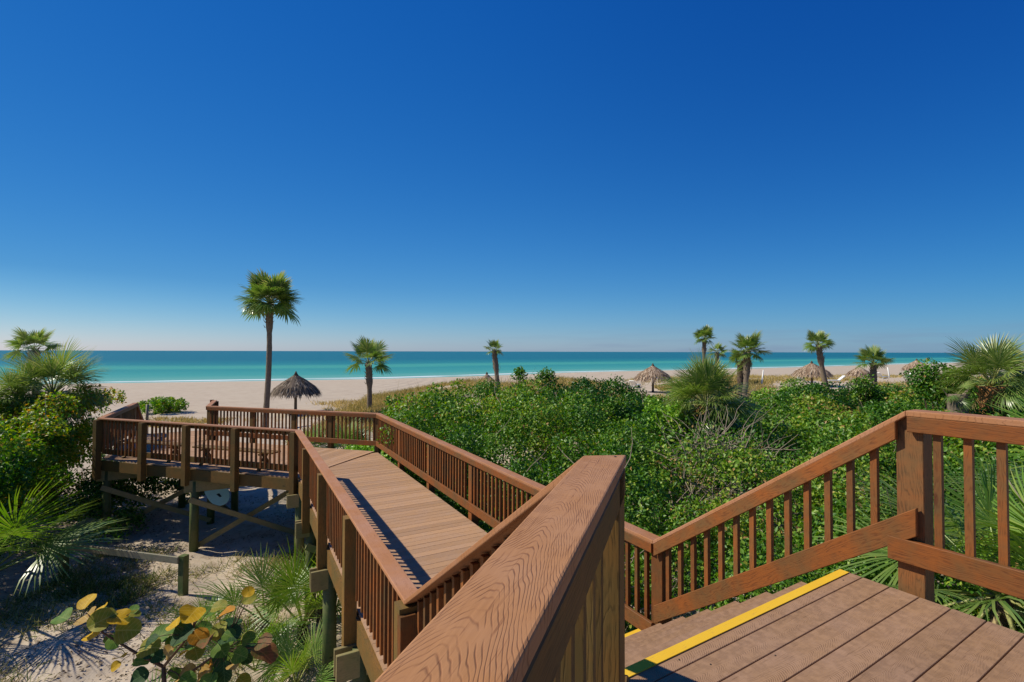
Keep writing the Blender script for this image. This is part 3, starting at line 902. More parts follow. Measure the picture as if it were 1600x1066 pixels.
PA = Vector((-8.05, 12.40, 0)); bent(wing, PA, PA + XD * 2.45, over_a=.22)
PB = Vector((-11.15, 13.45, 0)); bent(wing, PB, PB + XD * 2.45, over_a=.22)
PC = Vector((-6.1, 14.9, 0)); bent(wing, PC - dG * 0, PC + nG * .1 - dG * 2.0, brace=False)
PD = Vector((-10.8, 16.0, 0)); bent(wing, PD, PD - dG * 2.2, brace=True)
# steps down to the sand at the far end
e7 = P_C7; e8 = P_C8 + d3 * .2
for k in range(1, 8):
    a_ = P_C7 + d3 * (.28 * k - .1); z = ZL - .185 * k - .014
    lumber('step_board', z_(a_ + n3 * .05, z), z_(a_ + n3 * 2.25, z), .27, .027, M_DECKFAR, wing)
for base_, inn, par in ((P_C7, n3, r7), (P_C7 + n3 * 2.3, -n3, r8)):
    p0 = base_ + d3 * .05; p1 = base_ + d3 * 2.1
    rq = rail_run(wing, p0, p1, zz[0] - .02, zz[0] - 1.42, inn, [(2.0, -3.9)], -3.9, M_RAIL, bot_gap=.63)
    cap_piece(rq, [base_, p1], [zz[0], zz[0] - 1.42], 0, M_CAP)

# benches
def bench(c, length, label):
    t = thing('bench', z_(c, ZL), label, 'bench', 'benches on the beach platform')
    d = dG; n_ = nG
    for k in (-.5, .5):
        lumber('seat_plank', z_(c - d * length / 2 + n_ * .145 * k, ZL + .44), z_(c + d * length / 2 + n_ * .145 * k, ZL + .44), .138, .038, M_OLIVE, t, bev=.003)
    for q in (-.36, .36):
        e = c + d * length * q
        for k in (-1, 1):
            lumber('leg', z_(e + n_ * k * .20, ZL), z_(e - n_ * k * .08, ZL + .42), .09, .04, M_OLIVE, t)
        lumber('cross_brace', z_(e - n_ * .2, ZL + .395), z_(e + n_ * .2, ZL + .395), .04, .045, M_OLIVE, t)
bench(P_C3.lerp(P_C4, .36) + nG * .48, 2.6, 'long low wooden bench behind the railing, nearer the walkway corner')
bench(P_C3.lerp(P_C4, .80) + nG * .48, 2.3, 'low wooden bench behind the railing at the far left corner of the platform')

# ------------------------------------------------------------ small wooden things on the sand
bar = thing('barrier_rail', (-8.4, 10.4, -3.6), 'low grey timber barrier rail on a square post standing in the sand', 'barrier')
pr_ = Vector((-6.86, 10.25, 0)); pl_ = Vector((-10.1, 11.05, 0))
lumber('post', z_(pr_, -3.95), z_(pr_, -2.80), .14, .14, M_PILE, bar, up=(pr_ - pl_).normalized(), bev=.006)
lumber('post', z_(pl_, -3.95), z_(pl_, -2.80), .14, .14, M_PILE, bar, up=(pr_ - pl_).normalized(), bev=.006)
off_ = Vector((-.05, -.09, 0))
lumber('rail', z_(pl_ + off_, -2.87), z_(pr_ + off_, -2.87), .045, .14, M_GREYWOOD, bar, bev=.005)
pst = tube('marker_post', [pix(232, 700, 19), pix(232, 652, 19), pix(232, 632.5, 19)], [.05, .05, .047], M_GREYWOOD, None, 10, origin=pix(232, 700, 19))
props(pst, 'slim grey post standing in the sand before the low beach shrub', 'post')
# turquoise rounded board among the piles
pb_ = thing('paddle_board', pix(345, 785, 14.3), 'pale turquoise rounded board with a dark mark, lying under the beach platform', 'paddle board')
def board_shape():
    V = []; Fc = []
    n = 20
    for zt in (.03, -.03):
        for k in range(n):
            a = 2 * math.pi * k / n
            V.append((1.0 * math.cos(a) * (1 if math.cos(a) > 0 else 1.5), .36 * math.sin(a), zt))
    Fc = [tuple(range(n)), tuple(range(2 * n - 1, n - 1, -1))] + [(k, (k + 1) % n + 0, (k + 1) % n + n, k + n) for k in range(n)]
    return V, Fc
V, Fc = board_shape()
Mb = Matrix.Translation(pix(345, 771, 13.6)) @ Matrix.Rotation(R(62), 4, 'X') @ Matrix.Rotation(R(-38), 4, 'Z')
bb = pydata('hull', V, Fc, M_TEAL, pb_, Mb @ Matrix.Diagonal((.36, .68, .5, 1)))
bb.modifiers.new('ease', 'BEVEL').width = .02
pydata('marking', [(-.2, -.05, .036), (.2, -.03, .036), (.26, .04, .036), (-.1, .05, .036)], [(0, 1, 2, 3)], M_DARK, pb_, Mb @ Matrix.Diagonal((.36, .68, .5, 1)) @ Matrix.Translation((.1, 0, 0)))

# ------------------------------------------------------------ palms
def frond_mesh(name, seed, nseg=30, petiole=.5, blade=.58, droop=.35, span=115, width=.034, mat=None, curl=.25, tone=.5):
    """fan frond: origin at the petiole foot, grows along +X, arches down"""
    r = random.Random(seed)
    V = []; T = []; O = []
    # petiole with arch
    def arch(s):
        return Vector((s * math.cos(droop * s * .5), 0, -droop * s * s * .45))
    ps = [arch(petiole * k / 4) for k in range(5)]
    for k, p in enumerate(ps):
        w = .014 * (1.25 - k * .12)
        V += [p + Vector((0, w, 0)), p + Vector((0, -w, 0)), p + Vector((0, 0, -w * 1.3))]
        O += [tone + .25] * 3
    for k in range(4):
        for a, b in ((0, 1), (1, 2), (2, 0)):
            i = 3 * k
            T += [(i + a, i + b, i + 3 + b), (i + a, i + 3 + b, i + 3 + a)]
    hub = ps[-1]
    fd = (ps[-1] - ps[-2]).normalized()
    up = Vector((0, 1, 0)).cross(fd) * -1
    side = Vector((0, 1, 0))
    for k in range(nseg):
        q = k / (nseg - 1) * 2 - 1
        th = R(span) * q + r.uniform(-.04, .04)
        ln = blade * (1 - .22 * abs(q)) * r.uniform(.88, 1.06)
        # costapalmate: centre hubs pushed forward
        h = hub + fd * (.10 * (1 - abs(q)))
        d = fd * math.cos(th) + side * math.sin(th) + up * (.22 + .18 * math.cos(th)) * curl * 2
        d.normalize()
        w = width * r.uniform(.8, 1.15)
        sd = d.cross(up).normalized()
        tn = min(1, max(0, tone + r.uniform(-.22, .22)))
        base = len(V)
        p = h.copy(); dd = d.copy()
        seg = [(0, .25), (.34, 1.0), (.68, .8), (1.0, .0)]
        last = 0
        for j, (s, wf) in enumerate(seg):
            p = p + dd * ln * (s - last); last = s
            dd = (dd + Vector((0, 0, -droop * (.18 + .55 * s) * r.uniform(.5, 1.5)))).normalized()
            if j < 3:
                V += [p + sd * w * wf * .5, p - sd * w * wf * .5]; O += [tn, tn + .05]
            else:
                V.append(p); O.append(tn + .25)
        for j in range(2):
            b = base + 2 * j
            T += [(b, b + 1, b + 3), (b, b + 3, b + 2)]
        T.append((base + 4, base + 5, base + 6))
    return raw_mesh(name, [tuple(v) for v in V], T, np.clip(O, 0, 1), mat or M_FROND)

FR = {
 'sabal': [frond_mesh('frond', 1, 30, .48, .56, .55), frond_mesh('frond', 2, 30, .44, .60, .85, tone=.42), frond_mesh('frond', 3, 28, .5, .55, .35, tone=.62)],
 'dense': [frond_mesh('frond', 4, 34, .5, .62, .45, width=.036, mat=M_FROND, tone=.5), frond_mesh('frond', 5, 34, .46, .6, .8, width=.034, tone=.4), frond_mesh('frond', 6, 32, .52, .6, .3, width=.034, tone=.7)],
 'bright': [frond_mesh('frond', 7, 34, .5, .62, .4, width=.022, mat=M_FRONDBR), frond_mesh('frond', 8, 30, .5, .58, .75, width=.022, mat=M_FRONDBR, tone=.4), frond_mesh('frond', 9, 34, .48, .64, .3, width=.020, mat=M_FRONDBR, tone=.7)],
 'far': [frond_mesh('frond', 20, 24, .46, .56, .5, width=.050, tone=.55), frond_mesh('frond', 21, 24, .42, .58, .9, width=.048, tone=.45), frond_mesh('frond', 22, 24, .48, .55, .3, width=.056, tone=.68)],
 'mid': [frond_mesh('frond', 17, 40, .5, .62, .85, width=.022, tone=.65), frond_mesh('frond', 18, 38, .46, .62, 1.1, width=.022, tone=.45), frond_mesh('frond', 19, 40, .5, .62, .35, width=.022, tone=.7)],
 'near': [frond_mesh('frond', 14, 46, .5, .66, .5, width=.017, mat=M_FROND, tone=.5), frond_mesh('frond', 15, 44, .46, .62, .95, width=.017, mat=M_FROND, tone=.7), frond_mesh('frond', 16, 46, .5, .66, .35, width=.016, mat=M_FRONDBR, tone=.6)],
 'dead': [frond_mesh('dry_frond', 10, 24, .46, .5, 1.3, width=.026, mat=M_FRONDDEAD), frond_mesh('dry_frond', 12, 22, .4, .5, 1.6, width=.026, mat=M_FRONDDEAD, tone=.3)],
}

def crown(parent, c, Rc, n, kind='sabal', lo=-35, hi=82, seed=0, dead=0, rx=1.0):
    r = random.Random(seed)
    for i in range(n):
        f = (i + .5) / n
        el = lo + (hi - lo) * (1 - f) ** .85 + r.uniform(-7, 7) if False else hi - (hi - lo) * f ** .9 + r.uniform(-8, 8)
        az = i * 137.508 + r.uniform(-14, 14)
        me = FR[kind][0 if 5 < el < 50 else (1 if el <= 5 else 2)]
        o = bpy.data.objects.new('frond', me)
        s = Rc * r.uniform(.86, 1.1)
        Mx = Matrix.Translation(c) @ Matrix.Rotation(R(az), 4, 'Z') @ Matrix.Rotation(R(-el), 4, 'Y') @ Matrix.Rotation(R(r.uniform(-35, 35)), 4, 'X') @ Matrix.Scale(s, 4)
        place(o, Mx, parent)
    for i in range(dead):
        o = bpy.data.objects.new('dry_frond', FR['dead'][i % 2])
        Mx = Matrix.Translation(c + Vector((0, 0, -.05 * Rc))) @ Matrix.Rotation(R(i * 111 + r.uniform(-20, 20)), 4, 'Z') @ Matrix.Rotation(R(r.uniform(20, 60)), 4, 'Y') @ Matrix.Scale(Rc * r.uniform(.7, .95), 4)
        place(o, Mx, parent)

def trunk(parent, base, top, r0, r1, bulge=True, mat=None, boots=True, bend=0.1):
    pts = []; rad = []
    n = 26
    side = Vector((random.uniform(-1, 1), random.uniform(-1, 1), 0)) * bend
    L = (top - base).length
    for k in range(n + 1):
        t = k / n
        pts.append(base.lerp(top, t) + side * math.sin(t * math.pi) * .5)
        r = r0 + (r1 - r0) * t
        if t < .06: r *= 1 + (.06 - t) * 4
        dtop = (1 - t) * L
        if bulge: r *= 1 + .50 * float(sm(2.0, 1.5, dtop)) * random.uniform(.75, 1.1)
        r *= 1 + .05 * ((k % 2) - .5)
        rad.append(r)
    o = tube('trunk', pts, rad, mat or M_TRUNK, parent, 10, .04)
    if boots:
        V = []; Fc = []
        m = 26
        for k in range(m):
            dt = k / m * min(1.7, L * .5)
            p = pts[-1].lerp(pts[0], dt / L)
            a = k * 2.4
            rr_ = r1 * 1.45
            dirv = Vector((math.cos(a), math.sin(a), 0)); sd = Vector((-dirv.y, dirv.x, 0))
            b0 = p + dirv * rr_ * .8; tip = p + dirv * (rr_ + .12 + random.uniform(-.03, .05)) + Vector((0, 0, .22))
            i = len(V)
            V += [b0 - sd * .06, b0 + sd * .06, tip + sd * .02, tip - sd * .02, b0 + dirv * .05 + Vector((0, 0, -.02))]
            Fc += [(i, i + 1, i + 2, i + 3), (i, i + 3, i + 4), (i + 1, i + 4, i + 2), (i + 3, i + 2, i + 4)]
        inv = W(parent).inverted()
        bo = pydata('boot', [inv @ v for v in V], Fc, M_BOOT if boots == 'orange' else (mat or M_TRUNK), parent)
        bo['kind'] = 'stuff'

def ground_at(x, y): return float(gz(x, y))

def palm(u, v, wpx, d, ub, n, label, r0=.16, r1=.13, kind='sabal', lo=-35, hi=80, dead=0, seed=0, bend=.15, boots=True, mat=None, group='sabal palms along the beach', name='palm_tree', base_z=None):
    c = pix(u, v, d)
    gx = (ub - 800) / F * d
    base = Vector((gx, d, (ground_at(gx, d) if base_z is None else base_z) - .15))
    t = thing(name, (gx, d, base.z + .15), label, 'palm tree', group)
    trunk(t, base, c + Vector((0, 0, -.02)), r0, r1, mat=mat, boots=boots, bend=bend)
    crown(t, c, wpx / 2 / F * d, n, kind, lo, hi, seed, dead)
    return t

palm(420, 474, 100, 33, 415, 44, 'tallest palm, full round crown on a long straight trunk, left of the thatched umbrella', .20, .155, 'far', lo=-12, seed=1, dead=0, bend=.25)
palm(576, 567, 84, 38, 578, 14, 'mid-height palm with an open crown right of the dark thatched umbrella, before the sea', .21, .17, 'far', lo=-8, seed=2, bend=.12)
palm(53, 547, 76, 24, 56, 13, 'sparse palm poking up behind the big bushy palms at the far left', .17, .15, 'far', lo=-8, seed=3)
palm(772, 547, 36, 42, 779, 14, 'small thin palm with a tiny pale crown standing alone before mid-sea', .23, .13, 'far', lo=-10, seed=4, mat=M_TRUNK)
palm(1101, 529, 40, 55, 1100, 24, 'tall far palm, left one of the pair behind the big palmetto', .20, .15, 'far', lo=-14, seed=5)
palm(1120, 551, 36, 58, 1121, 14, 'shorter far palm, right one of the pair behind the big palmetto', .18, .14, 'far', lo=-8, seed=6)
palm(1168, 550, 68, 36, 1160, 24, 'fuller palm with a ragged crown right of the palmetto clump', .21, .15, 'far', lo=-14, seed=7, dead=2)
palm(1157, 564, 42, 38, 1159, 14, 'small dark palm tucked close behind the fuller ragged palm', .2, .17, 'far', lo=-10, seed=8, mat=M_TRUNKDK)
palm(1279, 538, 48, 45, 1293, 20, 'palm with a leaning bare trunk in front of a thatched umbrella', .24, .16, 'far', lo=-12, seed=9)
palm(1364, 567, 56, 36, 1362, 18, 'low palm with an upright crown rising out of the shrubs on the right', .18, .13, 'far', lo=-2, seed=10)
palm(84, 616, 150, 15, 86, 40, 'large bushy palm with a wide dark crown at the left edge', .17, .14, 'mid', lo=-35, seed=11, dead=4)
palm(28, 626, 110, 14.2, 36, 22, 'smaller crowded palm at the left edge beside the wide bushy one', .15, .12, 'mid', lo=-30, seed=12, dead=3)
palm(1548, 603, 145, 14.5, 1550, 30, 'big palm with long grey-green fronds and an orange fibrous trunk behind the right railing', .19, .2, 'mid', lo=5, hi=85, seed=13, dead=2, boots='orange', mat=M_BOOT)
palm(1624, 588, 120, 15.5, 1625, 16, 'drooping palm cut off by the right edge of the view', .17, .16, 'mid', lo=-25, seed=14, dead=4)
palm(1102, 634, 150, 15, 1096, 64, 'large rounded palmetto clump rising from the thicket in the middle', .20, .2, 'mid', lo=-38, hi=86, seed=15, dead=22, boots='orange', mat=M_BOOT, name='palmetto')
palm(1495, 615, 60, 14, 1495, 8, 'half-dry palm with hanging tan fronds left of the orange-trunked palm', .15, .15, 'mid', lo=-30, hi=60, seed=16, dead=8)

def palmetto(x, y, zc, Rc, n, label, kind='bright', lo=5, hi=80, seed=0, dead=0, gz0=None, trunk_r=.10):
    g = ground_at(x, y) if gz0 is None else gz0
    t = thing('palmetto', (x, y, g), label, 'palmetto', 'young palmettos round the boardwalk')
    if zc - g > .2: trunk(t, Vector((x, y, g - .1)), Vector((x, y, zc)), trunk_r, trunk_r * .9, bulge=False, mat=M_TRUNKDK, boots=False, bend=.02)
    crown(t, Vector((x, y, zc)), Rc, n, kind, lo, hi, seed, dead)

def gp(u, v, zg=-3.6):
    h = 547.3 + .0026 * u
    d = (EYE - zg) * F / (v - h)
    return (u - 800) / F * d, d
x, y = gp(478, 1000); palmetto(x, y, -3.3, 1.2, 10, 'spiky green palmetto beside the round pile below the walkway', seed=21, lo=20, hi=88)
x, y = gp(420, 985); palmetto(x, y, -3.4, 1.15, 6, 'palmetto with a drooping fan left of the walkway piles', seed=22, lo=20)
x, y = gp(505, 960); palmetto(x, y, -3.3, 1.05, 6, 'smaller palmetto pressed against the walkway posts', seed=23, lo=30, hi=85)
x, y = gp(330, 985); palmetto(x, y, -3.55, .7, 8, 'small grassy palmetto seedling beside the barrier post', seed=24, lo=25)
x, y = gp(405, 1050); palmetto(x, y, -3.5, .8, 7, 'palmetto seedling behind the yellow-leaved sapling', seed=25, lo=15)
x, y = gp(470, 1075); palmetto(x, y, -3.5, .8, 7, 'little palmetto fan on the sand near the bottom edge', seed=26, lo=25)
palmetto(-10.1, 9.35, -2.85, 1.75, 13, 'large bright palmetto with long arching blades at the left edge', kind='near', seed=27, lo=12, hi=62)
palmetto(-3.35, 4.7, -2.35, .75, 7, 'pale fan palmetto beneath the sapling at the bottom edge', seed=28, lo=10, hi=60)
palmetto(4.9, 4.9, -.95, 1.45, 26, 'dense palmetto pressed against the outside of the right railing', 'near', seed=31, lo=-35, dead=3, gz0=-3.5)
palmetto(5.0, 3.5, -1.35, 1.35, 24, 'palmetto with arching light blades below the right edge of the near deck', 'near', seed=32, lo=-35, dead=3, gz0=-3.5)
palmetto(6.9, 5.3, -.35, 1.5, 26, 'taller palmetto seen through the last balusters on the right', 'near', seed=33, lo=-35, dead=3, gz0=-3.5)
palmetto(-8.2, 24, -3.5, 1.5, 18, 'dark palmetto on the sand at the foot of the near thatched umbrella', 'dense', seed=35, lo=5, gz0=-3.7)
palmetto(-10.2, 24.5, -3.5, 1.2, 14, 'dark palmetto just right of the tallest palm trunk', 'dense', seed=36, lo=5, gz0=-3.7)

# ------------------------------------------------------------ thatched umbrellas
def umbrella(u, vtop, wpx, d, veave, label, mat=M_THATCH, name='thatched_umbrella', dome=1.0):
    apex = pix(u, vtop, d); ev = pix(u, veave, d).z
    Rr = wpx / 2 / F * d
    g = ground_at(apex.x, apex.y)
    t = thing(name, (apex.x, apex.y, g), label, 'beach umbrella', 'thatched umbrellas on the beach')
    tube('pole', [(apex.x, apex.y, g - .2), (apex.x, apex.y, ev), (apex.x, apex.y, apex.z - .2)], [.13, .11, .1], M_TRUNK, t, 8, .05)
    # roof shell
    V = []; Fc = []; n = 28
    H_ = apex.z - ev
    cv = dome
    prof = [(0.03, apex.z), (.12, apex.z - (.16 - .03 * cv) * H_), (.45, apex.z - (.45 - .08 * cv) * H_), (.8, apex.z - (.8 - .16 * cv) * H_), (1.0, ev + .05), (.93, ev + .0), (.4, ev + .35)]
    for rr_, z in prof:
        for k in range(n):
            a = 2 * math.pi * k / n
            q = Rr * rr_ * random.uniform(.93, 1.04)
            V.append(Vector((apex.x + q * math.cos(a), apex.y + q * math.sin(a), z + random.uniform(-.03, .03))))
    for i in range(len(prof) - 1):
        for k in range(n): Fc.append((i * n + k, (i + 1) * n + k, (i + 1) * n + (k + 1) % n, i * n + (k + 1) % n))
    inv = W(t).inverted()
    roof = pydata('thatch_roof', [inv @ v for v in V], Fc, mat, t)
    at = roof.data.attributes.new('tone', 'FLOAT', 'POINT')
    at.data.foreach_set('value', [random.uniform(.1, .5) for _ in roof.data.vertices])
    # strands
    m = 2600
    az = rng.uniform(0, 2 * math.pi, m); f = np.sqrt(rng.uniform(.01, 1, m))
    cs, s_ = np.cos(az), np.sin(az)
    zr = apex.z - (apex.z - ev) * np.interp(f, [0, .12, .45, .8, 1], [0, .16 - .03 * dome, .45 - .08 * dome, .8 - .16 * dome, .95])
    P = np.stack([apex.x + cs * f * Rr * .97, apex.y + s_ * f * Rr * .97, zr + .03], 1)
    slope = (apex.z - ev) / Rr
    D = np.stack([cs, s_, -slope * rng.uniform(.8, 1.7, m)], 1) + rng.normal(0, .15, (m, 3))
    Nn = np.stack([cs * slope, s_ * slope, np.ones(m)], 1)
    tone = np.clip(rng.normal(.5, .27, m), 0, 1)
    data = blades_np(P, D, Nn, rng.uniform(.3, .7, m), .07, tone, droop=.6)
    mass('thatch', data, mat, t, kind='stuff')
    tube('peak_cap', [(apex.x, apex.y, apex.z - .12), (apex.x, apex.y, apex.z + .02), (apex.x, apex.y, apex.z + .16)], [.16, .10, .03], M_TRUNKDK, t, 8, .1)

umbrella(463, 583, 70, 41, 615, 'dark shaggy thatched umbrella between the tallest palm and the next one', M_THATCHDK)
umbrella(1020, 570, 54, 50, 592, 'light thatched umbrella on a dark pole, left of the big palmetto clump')
umbrella(1268, 566, 52, 52, 586, 'light thatched umbrella behind the leaning palm trunk')
umbrella(1432, 562, 36, 73, 577, 'small far thatched umbrella right of the low upright palm')
umbrella(1342, 572, 30, 60, 585, 'pale thatched umbrella half hidden left of the low upright palm')
umbrella(761, 583, 28, 62, 600, 'far thatched umbrella showing only its peak behind the dune shrubs')

# beach furniture
def chair(u, d, label, rz=0.0):
    x = (u - 800) / F * d; g = ground_at(x, d)
    t = thing('beach_lounger', (x, d, g), label, 'lounger', 'white loungers on the sand', rz)
    Mt = W(t)
    def P(a, b, c): return Mt @ Vector((a, b, c))
    lumber('seat', P(-.5, 0, .32), P(.75, 0, .32), .65, .08, M_WHITE, t)
    lumber('backrest', P(-.48, 0, .34), P(-1.05, 0, .85), .65, .08, M_WHITE, t)
    for a in (-.4, .65):
        for b in (-.27, .27): lumber('leg', P(a, b, 0), P(a, b, .3), .05, .05, M_WHITE, t)
chair(982, 56, 'white lounger with raised back on the open sand left of the light umbrella', R(30))
chair(993, 58, 'second white lounger, just right of the raised-back one on open sand', R(50))
chair(1262, 54, 'white lounger in the shade of the umbrella behind the leaning palm', R(10))
chair(1303, 56, 'white lounger right of the leaning palm trunk', R(170))
chair(1378, 66, 'white lounger on the sand left of the small far umbrella', R(20))
chair(1338, 64, 'grey-white lounger below the half hidden pale umbrella', R(150))
chair(1418, 70, 'white lounger beside the pole of the small far umbrella', R(200))
for (u, v0, v1, du, d, lb) in ((1190, 594, 578, 2.5, 55, 'white leaning stake in the dune grass, left one of two'), (1246, 592, 577, -.5, 56, 'white upright stake in the dune grass beside the thatched umbrella'), (1389, 586, 574, -2.5, 68, 'white bent stake on the sand right of the low upright palm')):
    o = tube('marker_stake', [pix(u, v0 + 6, d), pix(u + du * .2, v0, d), pix(u + du, v1, d)], [.09, .09, .07], M_WHITE, None, 6, origin=pix(u, v0 + 6, d))
    props(o, lb, 'stake', 'white stakes in the dunes')

# ------------------------------------------------------------ thicket
def inside_thicket(x, y):
    """right of the walkway, off the decks"""
    # distance to the right of the C2-C5 line
    e = P_C5 - P_C2; L = e.length; e = e.normalized()
    px, py = x - P_C2.x, y - P_C2.y
    along = px * e.x + py * e.y
    perp = px * e.y - py * e.x            # positive = right side (east)
    s = x * A.x + y * A.y; n_ = x * NN.x + y * NN.y
    ok1 = np.where(along > 0, perp > .62, True)
    ok1 &= ~((along > L) & (x < -3.2 - (y - 14.4) * .1))
    ok2 = np.where(s < 3.36, n_ > 4.3, True)
    ok3 = np.where((s >= 3.36) & (along <= 0), n_ > 4.25, True)
    ok = ok1 & ok2 & ok3
    ok &= ~((s < 1.9) & (n_ < 6.6))       # palmettos live here
    far = 23 + 4 * np.sin(x * .5) * .5 + np.clip(x, 0, 30) * .25
    ok &= (y < far) & (y > .6)
    ok &= x < 1.12 * y + 3
    return ok

def canopy(x, y):
    d = np.sqrt(x * x + y * y)
    z = -1.25 + .105 * np.clip(d - 5, 0, 7) + .03 * np.clip(d - 12, 0, 12)
    z = z + .32 * np.sin(x * .75 + 1.1 * np.sin(y * .5)) * np.cos(y * .62 + .4) + .14 * np.sin(x * 1.9 + y * 1.3)
    e = (P_C5 - P_C2).normalized()
    perp = (x - P_C2.x) * e.y - (y - P_C2.y) * e.x
    z = z - .30 * (1 - sm(.6, 2.6, perp))
    z = z - 2.6 * sm(20, 27, y - np.clip(x, 0, 30) * .25)
    q = x / np.maximum(y, 1)
    z = z + .14 * sm(9, 15, y) * (1 - sm(.10, .24, q)) - .38 * sm(9, 15, y) * sm(.18, .30, q) * (1 - sm(.75, .9, q))
    z = z - 1.0 * np.exp(-(((x - 5.6) / 1.0) ** 2 + ((y - 13.7) / 1.5) ** 2)) - 1.0 * np.exp(-(((x - 12.9) / 1.3) ** 2 + ((y - 12.6) / 1.8) ** 2))
    return z

pts = []
tries = rng.uniform([-6, .6], [33, 30], (5200, 2))
keep = inside_thicket(tries[:, 0], tries[:, 1])
tries = tries[keep]
sel = []
for p in tries:
    d = math.hypot(*p)
    rmin = .42 if d < 10 else .62
    if all((p[0] - q[0]) ** 2 + (p[1] - q[1]) ** 2 > rmin ** 2 for q in sel): sel.append(p)
sel = np.array(sel)
dd_ = np.hypot(sel[:, 0], sel[:, 1])
rad_ = np.where(dd_ < 10, rng.uniform(.32, .55, len(sel)), rng.uniform(.45, .85, len(sel)))
zt_ = canopy(sel[:, 0], sel[:, 1]) - rad_ + rng.normal(0, .24, len(sel))
Cc = np.stack([sel[:, 0], sel[:, 1], zt_], 1)
# side skirts so that the edge facing the decks is leafy down to the ground
edge = []
for p, z in zip(sel, zt_):
    nb = [(.9, 0), (-.9, 0), (0, .9), (0, -.9)]
    if not all(bool(inside_thicket(np.array(p[0] + a), np.array(p[1] + b))) for a, b in nb):
        k = z - .65
        while k > -3.3:
            edge.append((p[0] + random.uniform(-.15, .15), p[1] + random.uniform(-.15, .15), k)); k -= .7
# lower storey so that no bare sand shows between the bushes
for p, z in zip(sel, zt_):
    if math.hypot(*p) < 15 and random.random() < .6: edge.append((p[0] + random.uniform(-.4, .4), p[1] + random.uniform(-.4, .4), max(-3.1, z - random.uniform(.9, 1.5))))
edge = np.array(edge)
Cc = np.concatenate([Cc, edge]); dd_ = np.hypot(Cc[:, 0], Cc[:, 1])
rad_ = np.concatenate([rad_, rng.uniform(.4, .6, len(edge))])
leafL = np.where(dd_ < 8, .065, np.where(dd_ < 14, .085, .12))
tonec = .42 + .14 * np.sin(Cc[:, 0] * .8 + 2 * np.sin(Cc[:, 1] * .45)) + rng.normal(0, .15, len(Cc))
# whole bushes: domes with dark valleys between them, each its own tone and leaf
bc = []
for p in rng.uniform([-6, 1], [33, 30], (900, 2)):
    if all((p[0] - q[0]) ** 2 + (p[1] - q[1]) ** 2 > 2.0 ** 2 for q in bc): bc.append(p)
bc = [q for q in bc if math.hypot(q[0] - 4.7, q[1] - 10.5) > 1.6 and math.hypot(q[0] - 5.6, q[1] - 11.8) > 1.2] + [np.array([4.7, 10.5]), np.array([5.6, 11.8])]
bc = np.array(bc)
btone = rng.normal(0, .21, len(bc)); bhi = rng.normal(0, .16, len(bc)); bare = rng.random(len(bc)) < .07
bare[-2:] = True
dist = np.hypot(Cc[:, None, 0] - bc[None, :, 0], Cc[:, None, 1] - bc[None, :, 1])
own = dist.argmin(1); dmin = dist.min(1); d2 = np.partition(dist, 1, axis=1)[:, 1]
valley = 1 - sm(0, .75, d2 - dmin)
nsel = len(Cc) - len(edge)
Cc[:nsel, 2] += (bhi[own] + .17 - 1.1 * valley)[:nsel]
tonec = tonec * .55 + .20 + btone[own]
covr = np.where(bare[own], .30, 1.0)
keepb = np.ones(len(Cc), bool)
thick = mass('thicket', puffs_np(Cc, rad_, leafL, 1.0, tonec, .9, cover_c=covr), M_LEAF, None,
             'dense head-high thicket of glossy green shrubs filling the ground right of the walkway', 'thicket', 'stuff', loc=(6, 10, -3.5))
print('thicket puffs', len(Cc), 'tris', len(thick.data.polygons))

def twigs(parent, spots, name='branch', mat=M_TWIG, r=.012, L=(.5, 1.2)):
    V = []; Fc = []
    for (x, y, z) in spots:
        p = Vector((x, y, z)); d = Vector((random.uniform(-1, 1), random.uniform(-1, 1), random.uniform(.1, 1.2))).normalized()
        pp = [p]
        ln = random.uniform(*L)
        for k in range(4):
            d = (d + Vector((random.uniform(-.4, .4), random.uniform(-.4, .4), random.uniform(-.3, .3)))).normalized()
            pp.append(pp[-1] + d * ln / 4)
        v, f = tube_data(pp, [r * (1 - k * .18) for k in range(5)], 4, 0, len(V))
        V += v; Fc += f
    inv = W(parent).inverted()
    o = pydata(name, [inv @ Vector(v) for v in V], Fc, mat, parent)
    o['kind'] = 'stuff'
    return o
sp_ = []
bare_i = np.nonzero(bare[own])[0]
for i in np.concatenate([rng.integers(0, len(Cc), 420), rng.choice(bare_i, 700)]):
    sp_.append((Cc[i, 0] + random.uniform(-.4, .4), Cc[i, 1] + random.uniform(-.4, .4), Cc[i, 2] + rad_[i] * random.uniform(-.1, .75)))
twigs(thick, sp_)

# left-hand sea grape mass
def left_in(x, y):
    # behind the line (-9.4,8.6)-(-11.6,13.0) and left of the platform corner
    t = (y - 8.6) / 4.4
    ex = -9.3 + t * -2.2
    return (x < ex - .5) & (y > 9.3) & (y < 17.5) & (x > -1.12 * y - 4.5)
tries = rng.uniform([-22, 8], [-9, 17.5], (1500, 2)); tries = tries[left_in(tries[:, 0], tries[:, 1])]
sel = []
for p in tries:
    if all((p[0] - q[0]) ** 2 + (p[1] - q[1]) ** 2 > .5 ** 2 for q in sel): sel.append(p)
sel = np.array(sel)
zt = -2.75 + .62 * np.clip(sel[:, 1] - 8.6, 0, 4.2) + .3 * np.sin(sel[:, 0] * 1.1 + sel[:, 1]) + rng.normal(0, .12, len(sel)) - .5 * sm(14, 17.5, sel[:, 1])
CL = [np.array([sel[:, 0], sel[:, 1], zt]).T]
for k in range(1, 5):
    q = sel[rng.random(len(sel)) < .6]
    zq = np.interp(np.arange(len(q)), np.arange(len(sel)), zt) - .55 * k
    a = np.array([q[:, 0] + rng.normal(0, .1, len(q)), q[:, 1] + rng.normal(0, .1, len(q)), zq]).T
    CL.append(a[zq > -3.5])
CL = np.concatenate(CL)
